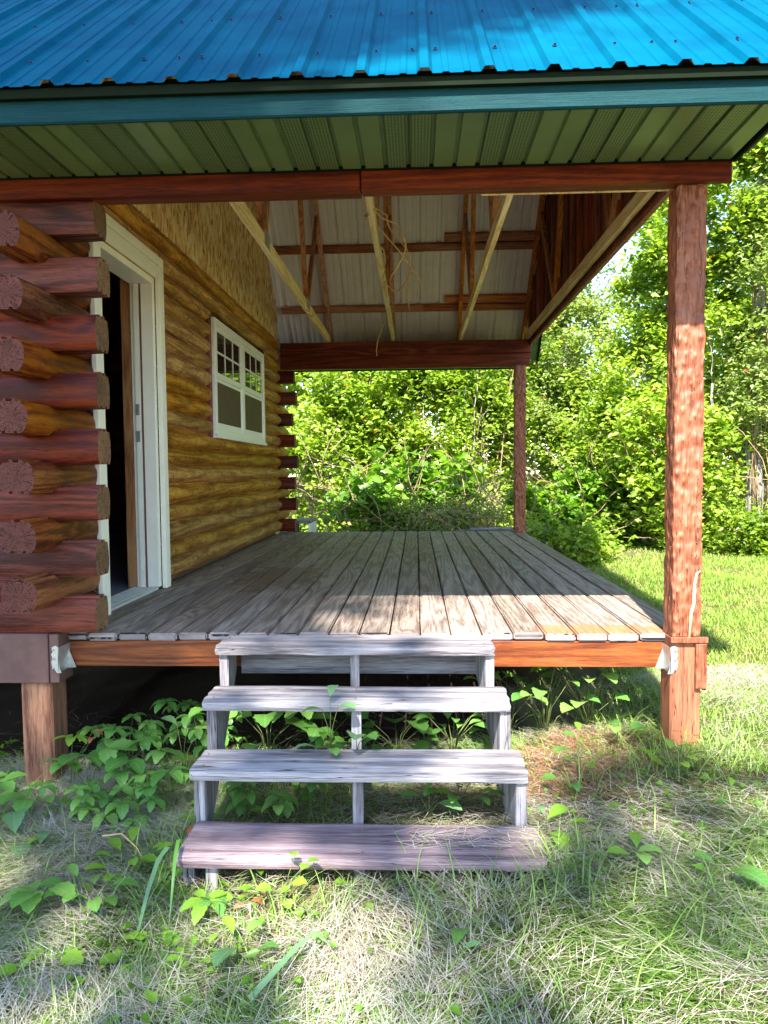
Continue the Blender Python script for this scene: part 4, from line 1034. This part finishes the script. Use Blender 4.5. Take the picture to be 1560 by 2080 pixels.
tf = blades('tall_grass', x, y, g.uniform(.08, .21, n), g.uniform(.0028, .0056, n), g.normal(.5, .25, n), g.uniform(0, 2*PI, n), MAT['grass'], .45+.5*g.random(n), curl=.85, segs=6)
tag(tf, 'long arching grass blades around the steps and the near post', 'grass', kind='stuff')
def lawn_d(x, y): return np.clip(1.15-.11*(y-3), .2, 1)*np.where((y > 9.3), .4, 1)*np.where(vnoise(x*.6, y*1.6, 1.)+.35*vnoise(x, y, 6) < .30, .35, 1)
x, y = scatter(250000, 1.15, 8.0, 3.0, 11.2, g, lawn_d); kp = (x-1.15) < (y-1)*.62; x, y = x[kp], y[kp]; n = len(x)
lw = blades('lawn', x, y, g.uniform(.025, .075, n)*(1+.4*(vnoise(x, y, 3)-.5)), g.uniform(.003, .0058, n)*(1+.10*(y-3)), g.normal(.45, .28, n), g.uniform(0, 2*PI, n), MAT['lawn'], .25+.45*g.random(n)+.35*vnoise(x, y, 1.4), curl=.5, segs=2)
tag(lw, 'sunlit short green lawn right of the deck', 'lawn', kind='stuff')
x, y = scatter(5200, .42, 1.12, 2.85, 3.62, g, lambda a, b: np.clip(vnoise(a+2, b+6, 4.)*1.6-.25, 0, 1)); n = len(x)
nd = blades('needle_litter', x, y, g.uniform(.03, .09, n), g.uniform(.0012, .0024, n), g.normal(1.42, .1, n), g.uniform(0, 2*PI, n), MAT['litter'], g.random(n), curl=.2, zoff=g.uniform(0, .03, n), segs=2)
tag(nd, 'reddish brown needle litter on the bare patch between steps and near post', 'litter', kind='stuff')
# small broad weeds between the blades
x, y = scatter(3600, -2.8, 2.6, 1.5, 3.9, g, lambda a, b: np.clip(np.where(a < -.3, 1., .35)*(vnoise(a+4, b+9, 2.2)*2-.5), 0, 1)*(1-instep(a, b)*.8)); n = len(x)
P_ = np.stack([x, y, ground_z(x, y)+g.uniform(.01, .06, n)], -1)
gc = foliage('ground_cover', P_, .034, MAT['leafC'], g, None, -.1, .35, .7); tag(gc, 'small broad weed leaves scattered through the grass', 'weeds', kind='stuff')
# debris on the lowest tread
x = g.uniform(-.05, .40, 150); y = 2.40+g.random(150)*.15; V = []; Q = []
for q in range(150):
    a = g.uniform(0, PI); l_ = g.uniform(.02, .07); c = np.array([x[q], y[q], -.486+g.uniform(0, .004)]); d = np.array([math.cos(a), math.sin(a)*.6, 0])*l_; s_ = np.array([-math.sin(a), math.cos(a), 0])*.0008
    V += [c-d-s_, c-d+s_, c+d+s_, c+d-s_]; Q.append([4*q, 4*q+1, 4*q+2, 4*q+3])
tag(np_mesh('grass_clippings', np.array(V), np.array(Q), MAT['straw'], np.repeat(g.random(150), 4)), 'dry grass clippings strewn on the lowest tread', 'clippings', kind='stuff')

# ---- individual plants
def leaflet(L, W, droop, seed, base=Vector((0, 0, 0)), az=0., rise=.2, serr=.08, cup=.25, widest=.5):
    """strip mesh of a single leaf, returns verts, faces"""
    r = random.Random(seed); rows = 9; vs = []; fs = []
    d = Vector((math.cos(az), math.sin(az), 0)); s_ = Vector((-math.sin(az), math.cos(az), 0)); p = Vector(base); a = rise
    for i in range(rows+1):
        t = i/rows
        ex = math.log(.5)/math.log(widest)
        w_ = W*.5*math.sin(PI*min(1, t**ex))**.8*(1+serr*((-1)**i)) if 0 < t < 1 else .0006
        u_ = Vector((0, 0, 1))
        nrm_ = (-d*math.sin(a)+u_*math.cos(a))
        vs += [p+s_*w_+nrm_*w_*cup, p.copy(), p-s_*w_+nrm_*w_*cup]
        p = p+(d*math.cos(a)+u_*math.sin(a))*(L/rows); a -= droop/rows
    for i in range(rows):
        k = i*3; fs += [(k, k+1, k+4, k+3), (k+1, k+2, k+5, k+4)]
    return vs, fs
def merge(parts):
    V, F = [], []
    for v, f in parts: k = len(V); V += v; F += [tuple(i+k for i in q) for q in f]
    return V, F
def palmate(seed, n=5, L=.075, W=.036, droop=1.2, rise=.25):
    r = random.Random(seed); ps = []
    for k_ in range(n):
        az = (k_-(n-1)/2)*(1.15 if n == 5 else 1.3)+r.uniform(-.12, .12); sz = 1-.18*abs(k_-(n-1)/2)/(n/2)*1.6
        ps.append(leaflet(L*sz, W*sz, droop*r.uniform(.7, 1.3), seed+k_, Vector((math.cos(az), math.sin(az), 0))*.004, az, rise*r.uniform(.5, 1.3)))
    return merge(ps)
def mk(name, vf, mat):
    me = bpy.data.meshes.new(name); me.from_pydata([tuple(v) for v in vf[0]], [], vf[1]); me.materials.append(mat); me.polygons.foreach_set('use_smooth', [True]*len(vf[1])); me.update(); n_ = len(vf[0]); q_ = np.arange(n_)
    a_ = me.attributes.new('rib', 'FLOAT', 'POINT'); a_.data.foreach_set('value', ((q_ % 3) == 1).astype(np.float32))
    b_ = me.attributes.new('vein', 'FLOAT', 'POINT'); b_.data.foreach_set('value', ((q_ % 30)//3*.9+np.where((q_ % 3) == 1, 0., -.9)).astype(np.float32)); return me
LM = {
 'creeper': [mk('creeper_leaf', palmate(k, 5, .08, .042), MAT['creeper']) for k in (1, 2, 3)],
 'creeper_lime': [mk('lime_creeper_leaf', palmate(k, 5, .085, .040, 1.), MAT['lime']) for k in (4, 5)],
 'tri': [mk('three_part_leaf', palmate(k, 3, .095, .066, 1.1), MAT['creeper']) for k in (6, 7)],
 'ovate': [mk('ovate_leaf', leaflet(.085, .045, 1.0, k, rise=.5, widest=.55), MAT['creeper']) for k in (8, 9)],
 'ovate_lime': [mk('lime_ovate_leaf', leaflet(.085, .042, .7, k, rise=.5, widest=.6, serr=.04), MAT['lime']) for k in (10, 11)],
 'ovate_grey': [mk('grey_ovate_leaf', leaflet(.085, .046, .9, k, rise=.5, widest=.58), MAT['bluish']) for k in (12, 13)],
 'round': [mk('round_toothed_leaf', leaflet(.042, .040, .7, k, rise=.3, widest=.45, serr=.14), MAT['lime']) for k in (14, 15)],
 'heart': [mk('heart_leaf', leaflet(.085, .080, .9, k, rise=.2, widest=.36, serr=.10), MAT['creeper']) for k in (16, 17)],
 'red': [mk('red_leaf', leaflet(.05, .030, 1.2, k, rise=.1), MAT['redleaf']) for k in (18, 19)],
}
def plant(label, cat, x, y, leaves, name='leafy_plant', z=None, stemr=.0018, seed=0):
    """leaves: list of (dx, dy, h, az_deg, kind, scale[, tilt])"""
    z = gz(x, y) if z is None else z; root = empty(name, (x, y, z), label, cat); r = random.Random(seed+int(x*1000)); L = []
    for lf in leaves:
        dx, dy, h, az, kind, s_ = lf[:6]; tilt = lf[6] if len(lf) > 6 else 0
        o = bpy.data.objects.new('leaf', r.choice(LM[kind])); C.objects.link(o); o.parent = root
        o.location = (dx, dy, h); o.rotation_euler = (math.radians(tilt)+r.uniform(-.2, .2), r.uniform(-.2, .2), math.radians(az)); o.scale = (s_*(1.18 if kind not in ('round', 'heart') else 1.05),)*3
        L.append(([Vector((x, y, z-.01)), Vector((x+dx*.3, y+dy*.3, z+h*.55)), Vector((x+dx, y+dy, z+h))], [stemr*1.3, stemr, stemr*.7]))
    tubes('stem', L, MAT['stem'], root, 4); return root
R_ = rnd.uniform
def fan(n, rad, h0, h1, kind, s0, s1, az0=0, spread=360, seed=0):
    n = int(n*1.8); rad *= 1.2
    r = random.Random(seed+n*7); out = []
    for k_ in range(n):
        a = az0+spread*(k_/n)+r.uniform(-15, 15); q = rad*r.uniform(.5, 1.1)
        out.append((q*math.cos(math.radians(a)), q*math.sin(math.radians(a)), r.uniform(h0, h1), a, kind, r.uniform(s0, s1)))
    return out
PL = [
 ('pale five-leaflet creeper leaf held up against the dark beside the left foundation post', 'creeper', -1.60, 3.30, [(.03, -.03, .26, -80, 'creeper_lime', .95), (.10, .02, .27, 10, 'red', .9), (.11, .0, .25, -90, 'red', .8)]),
 ('large-leaved creeper just right of the left foundation post', 'creeper', -1.45, 3.16, [(.0, -.05, .22, -100, 'tri', 1.25), (.08, .0, .24, 10, 'tri', 1.2), (-.10, 0, .17, 190, 'creeper', 1.2), (.16, -.03, .15, -60, 'creeper', 1.1), (.05, -.12, .12, -90, 'creeper', .9)]),
 ('creeper with broad glossy leaflets midway between left post and steps', 'creeper', -1.22, 3.22, [(.0, -.02, .23, 80, 'creeper', 1.15), (.10, -.04, .19, -20, 'creeper', 1.2), (-.04, -.08, .17, -110, 'tri', 1.15), (.04, -.12, .12, -80, 'creeper', 1.0)]),
 ('creeper leaning toward the lower left of the steps', 'creeper', -1.02, 2.98, [(.0, -.03, .19, -110, 'creeper', 1.2), (.08, .02, .17, -30, 'creeper', 1.05), (-.07, .0, .12, 200, 'tri', .9)]),
 ('creeper sprig standing tall beside the left stringer of the steps', 'creeper', -1.10, 3.38, [(.03, 0, .28, 60, 'ovate', 1.0), (.07, .02, .22, 0, 'creeper', .9), (-.03, .02, .24, 160, 'ovate_grey', 1.0), (.1, 0, .15, -40, 'tri', .8)]),
 ('broad three-part leaf low at the foot of the left foundation post', 'creeper', -1.62, 2.98, [(0, -.02, .11, 215, 'tri', 1.25), (.05, -.03, .10, -40, 'ovate', 1.3), (.03, .05, .13, 60, 'creeper', .8)]),
 ('small creeper in the grass below the left foundation post', 'creeper', -1.42, 2.98, [(0, 0, .13, 90, 'creeper', .75), (.04, -.04, .07, -60, 'creeper', .8), (-.05, -.02, .06, 210, 'ovate_grey', .8)]),
 ('single upright pale ovate leaf left of the steps in dry grass', 'leafy plant', -1.26, 2.78, [(0, 0, .03, 60, 'ovate_lime', 1.5, -30), (.06, -.03, .02, 20, 'ovate', 1.)]),
 ('grey-green dock leaves at the far left edge of the grass', 'leafy plant', -1.56, 2.75, [(0, 0, .05, 120, 'ovate_grey', 1.5), (.05, -.06, .04, -60, 'ovate_grey', 1.3), (.09, -.1, .05, 60, 'ovate_lime', .8), (.14, -.08, .05, 100, 'ovate_grey', .8)]),
 ('drooping broad leaves low in the left foreground', 'leafy plant', -1.22, 2.26, [(0, 0, .09, 215, 'tri', 1.1), (.04, .0, .10, -30, 'ovate', 1.3), (.02, -.02, .09, -100, 'ovate', 1.3)]),
 ('single bright lime leaf standing upright left of the lowest tread', 'leafy plant', -.885, 2.36, [(0, 0, .02, 85, 'ovate_lime', 1.15, 0)]),
 ('star-shaped creeper with narrow leaflets just below the lowest tread', 'creeper', -.655, 2.20, [(0, 0, .075, -90, 'creeper_lime', .92), (.02, 0, .075, 20, 'creeper', .8)]),
 ('small creeper poking up between the two lowest treads on the left', 'creeper', -.53, 2.74, [(0, -.01, .13, -80, 'creeper', .85), (-.04, 0, .09, 180, 'ovate_lime', .7)]),
 ('sprig of round toothed lime leaves climbing the front of the lowest tread', 'leafy plant', -.42, 2.27, [(.02, 0, .05, 0, 'round', 1.1), (.05, .01, .09, 60, 'round', 1.), (.07, 0, .12, 20, 'round', .9), (.03, 0, .14, 120, 'round', .9), (-.04, -.02, .04, 190, 'round', 1.2), (-.10, -.02, .03, 170, 'round', 1.2), (-.16, -.03, .02, 200, 'round', 1.1), (0, -.04, .02, -60, 'round', 1.1)]),
 ('pale seedling in the gap above the lowest tread, right of its middle', 'leafy plant', .04, 2.72, [(0, 0, .10, -30, 'ovate_lime', .9), (-.03, 0, .09, 190, 'ovate', .8), (.03, -.01, .07, -20, 'ovate_grey', 1.), (0, .01, .12, 90, 'ovate', .6)]),
 ('creeper cluster hanging under the deck behind the right stringer', 'creeper', .16, 3.40, fan(7, .10, .06, .22, 'ovate', .7, 1.05, seed=3)),
 ('dark broad leaves behind the steps left of the middle stringer', 'creeper', -.45, 3.5, fan(6, .16, .10, .26, 'tri', .8, 1.2, seed=5)),
 ('dark broad leaves behind the steps by the left stringer', 'creeper', -.72, 3.5, fan(6, .12, .10, .28, 'heart', .9, 1.3, seed=6)),
 ('dark leaves behind the steps right of the middle stringer', 'creeper', -.10, 3.45, fan(6, .12, .08, .26, 'heart', .9, 1.3, seed=7)),
 ('shaded creeper low behind the third tread', 'creeper', -.60, 2.95, fan(6, .16, .04, .16, 'creeper', .8, 1.1, seed=8)),
 ('nettle-like upright plant standing right of the steps', 'leafy plant', .665, 3.06, [(0, 0, .20, 90, 'ovate_lime', .6), (.02, 0, .15, -30, 'ovate_lime', .8), (-.03, -.01, .12, 200, 'ovate', .9), (.02, -.02, .07, -90, 'ovate_lime', 1.1), (-.01, 0, .17, 160, 'ovate', .7)]),
 ('two-leaved seedling in dry grass right of the third tread', 'leafy plant', .57, 2.92, [(-.03, 0, .07, 160, 'heart', .75), (.02, -.02, .06, -60, 'heart', .7)]),
 ('bright rosette of broad lime leaves beside the right end of the third tread', 'leafy plant', .46, 2.62, [(0, 0, .05, 40, 'ovate_lime', 1.1), (-.05, .02, .06, 150, 'ovate_lime', .9), (.06, 0, .03, -10, 'ovate_lime', .9), (0, -.05, .02, -80, 'ovate_lime', 1.0), (-.02, -.02, .08, 100, 'ovate_grey', .7)]),
 ('single crinkled lime leaf standing up at the right end of the lowest tread', 'leafy plant', .475, 2.43, [(0, 0, .03, 85, 'ovate_lime', 1.1), (0, -.02, .01, -80, 'ovate_lime', .8)]),
 ('pale maple-like leaf low in front of the near post', 'leafy plant', .90, 3.35, [(0, 0, .12, 120, 'heart', .9), (.06, -.01, .11, 10, 'heart', .8), (-.02, -.02, .12, -100, 'heart', .7)]),
 ('bright low plant in the grass by the foot of the near post', 'leafy plant', 1.03, 3.02, fan(5, .05, .03, .11, 'ovate_lime', .6, .9, seed=11)),
 ('grey-green leaf cluster in the middle of the foreground grass', 'leafy plant', -.50, 1.97, [(0, 0, .05, -110, 'ovate_grey', 1.1), (.02, .02, .08, 60, 'ovate', .8), (-.02, .03, .07, 130, 'ovate_lime', .7), (.05, 0, .04, 0, 'ovate', .7)]),
 ('pointed green leaves in the grass at the right of the foreground', 'leafy plant', .70, 2.36, [(0, 0, .05, 0, 'ovate', .9), (-.02, 0, .04, 180, 'ovate_lime', .8), (0, -.01, .05, -90, 'ovate', .9), (.0, .01, .06, 80, 'ovate_lime', .9)]),
 ('upright pointed leaf at the right edge of the foreground', 'leafy plant', .95, 2.25, [(0, 0, .06, -60, 'ovate', 1.3), (-.04, .02, .07, 150, 'ovate', .8)]),
 ('lone green leaf lying in dry grass in the centre right foreground', 'leafy plant', .10, 1.95, [(0, 0, .04, 70, 'ovate', .9), (.02, 0, .03, 10, 'ovate_grey', .5)]),
 ('red-tinged little leaves under the star-shaped creeper', 'leafy plant', -.52, 2.22, [(0, 0, .03, 20, 'red', .9), (.03, .02, .03, 80, 'red', .8), (-.02, .0, .02, 200, 'red', .7)]),
 ('reddish brown dead leaf beside the left end of the lowest tread', 'leafy plant', -.88, 2.68, [(0, 0, .05, 40, 'red', 1.1), (.03, 0, .07, -70, 'red', .9)]),
 ('viny leaves hanging below the rim joist right of the steps', 'creeper', .62, 3.62, fan(8, .16, .22, .42, 'heart', .7, 1.1, seed=21)),
 ('viny leaves under the deck halfway from steps to near post', 'creeper', .84, 3.66, fan(9, .15, .16, .40, 'heart', .7, 1.1, seed=22)),
 ('dark grassy leaves deep under the deck on the right', 'creeper', .45, 3.7, fan(8, .14, .08, .34, 'ovate', .9, 1.3, seed=23)),
 ('low round-leaved weed in the lower left corner', 'leafy plant', -1.05, 1.98, fan(6, .06, .02, .06, 'round', 1.1, 1.5, seed=31)),
 ('patch of small round leaves left of the long bright leaf blade', 'leafy plant', -.78, 2.02, fan(6, .07, .02, .05, 'round', .9, 1.3, seed=32)),
 ('lime seedlings in sunlit dry grass near the bottom centre left', 'leafy plant', -.62, 1.98, fan(4, .04, .02, .06, 'ovate_lime', .4, .6, seed=33)),
 ('light green weed rosette in the grass left of the lowest tread', 'leafy plant', -1.02, 2.52, fan(6, .07, .03, .08, 'ovate_lime', .6, .95, seed=34)),
 ('dark-leaved weed in the grass left of the lowest tread corner', 'leafy plant', -1.06, 2.30, fan(6, .07, .02, .07, 'ovate', .6, .95, seed=35)),
 ('creeper spreading in deep shade behind the large-leaved creeper by the left post', 'creeper', -1.42, 3.52, fan(7, .14, .10, .26, 'creeper', .8, 1.1, seed=41)),
 ('leafy tangle in the shade left of the steps, under the rim board', 'creeper', -1.08, 3.6, fan(8, .15, .10, .30, 'creeper', .8, 1.1, seed=42)),
 ('creeper trailing over the grass between left post and lowest tread', 'creeper', -1.22, 2.92, fan(6, .13, .04, .12, 'creeper', .75, 1.0, seed=43)),
 ('creeper at the far left edge, level with the foot of the left post', 'creeper', -1.85, 3.0, fan(6, .12, .05, .15, 'tri', .7, 1.0, seed=44)),
 ('low greenery filling the gap under the third tread on the right', 'leafy plant', .16, 2.85, fan(6, .12, .04, .12, 'ovate', .6, .9, seed=45)),
]
for q, (lab, cat, x, y, lv) in enumerate(PL):
    plant(lab, cat, x, y, lv, 'creeper_plant' if cat == 'creeper' else 'leafy_plant', seed=q)
# plant growing up between the second and third tread
plant('curled weed growing up through the gap behind the third tread', 'leafy plant', -.335, 2.80, [(0, .0, .21, 80, 'ovate_grey', .8), (-.03, -.01, .16, 190, 'ovate', .85), (.03, 0, .17, -20, 'ovate_grey', .8), (-.05, -.05, .03, 200, 'ovate_grey', .9), (-.02, -.06, .06, 100, 'ovate_lime', .7), (.01, -.07, .03, -70, 'ovate', .8)], 'leafy_plant', z=-.315, seed=90)
plant('large drooping leaf lying over the back edge of the third tread', 'leafy plant', -.235, 2.80, [(0, -.01, .055, -90, 'ovate_grey', 1.35), (.03, 0, .05, -60, 'ovate', 1.05)], 'leafy_plant', z=-.315, seed=91)
# long broad blades in the foreground
def blade(name, label, pts, w_, mat):
    pts = [Vector(p) for p in pts]; vs = []; n = len(pts)
    for i, p in enumerate(pts):
        d = (pts[min(i+1, n-1)]-pts[max(i-1, 0)]).normalized(); s_ = d.cross(Vector((0, -.6, .8))).normalized(); q = w_*(1-(i/(n-1))**2.2)*.5+.0004
        vs += [p-s_*q, p+Vector((0, 0, -.3*q)), p+s_*q]
    fs = []
    for i in range(n-1): k = 3*i; fs += [(k, k+1, k+4, k+3), (k+1, k+2, k+5, k+4)]
    return tag(mesh_obj(name, vs, fs, mat, smooth=True), label, 'grass blade')
zz = lambda x, y, h: (x, y, gz(x, y)+h)
blade('grass_blade', 'long broad pale blade lying in the bottom centre of the grass', [zz(-.43, 1.80, .03), zz(-.38, 1.86, .06), zz(-.33, 1.93, .085), zz(-.29, 2.0, .08), zz(-.24, 1.99, .04)], .016, MAT['bluish'])
blade('grass_blade', 'long broad blade arching down beside the left end of the lowest tread', [(-.815, 2.33, -.46), (-.825, 2.27, -.47), (-.835, 2.20, -.53), zz(-.84, 2.10, .02), zz(-.83, 2.03, .01)], .015, MAT['bluish'])
blade('grass_blade', 'second blade hanging over the front corner of the lowest tread', [(-.79, 2.36, -.45), (-.775, 2.28, -.47), (-.765, 2.22, -.53), zz(-.76, 2.16, .02)], .013, MAT['creeper'])
blade('grass_blade', 'pale curved stalk lying across the grass left of the steps', [zz(-1.16, 2.62, .08), zz(-1.08, 2.60, .10), zz(-1.0, 2.54, .08), zz(-.96, 2.50, .05)], .006, MAT['straw'] if False else MAT['vinedry'])
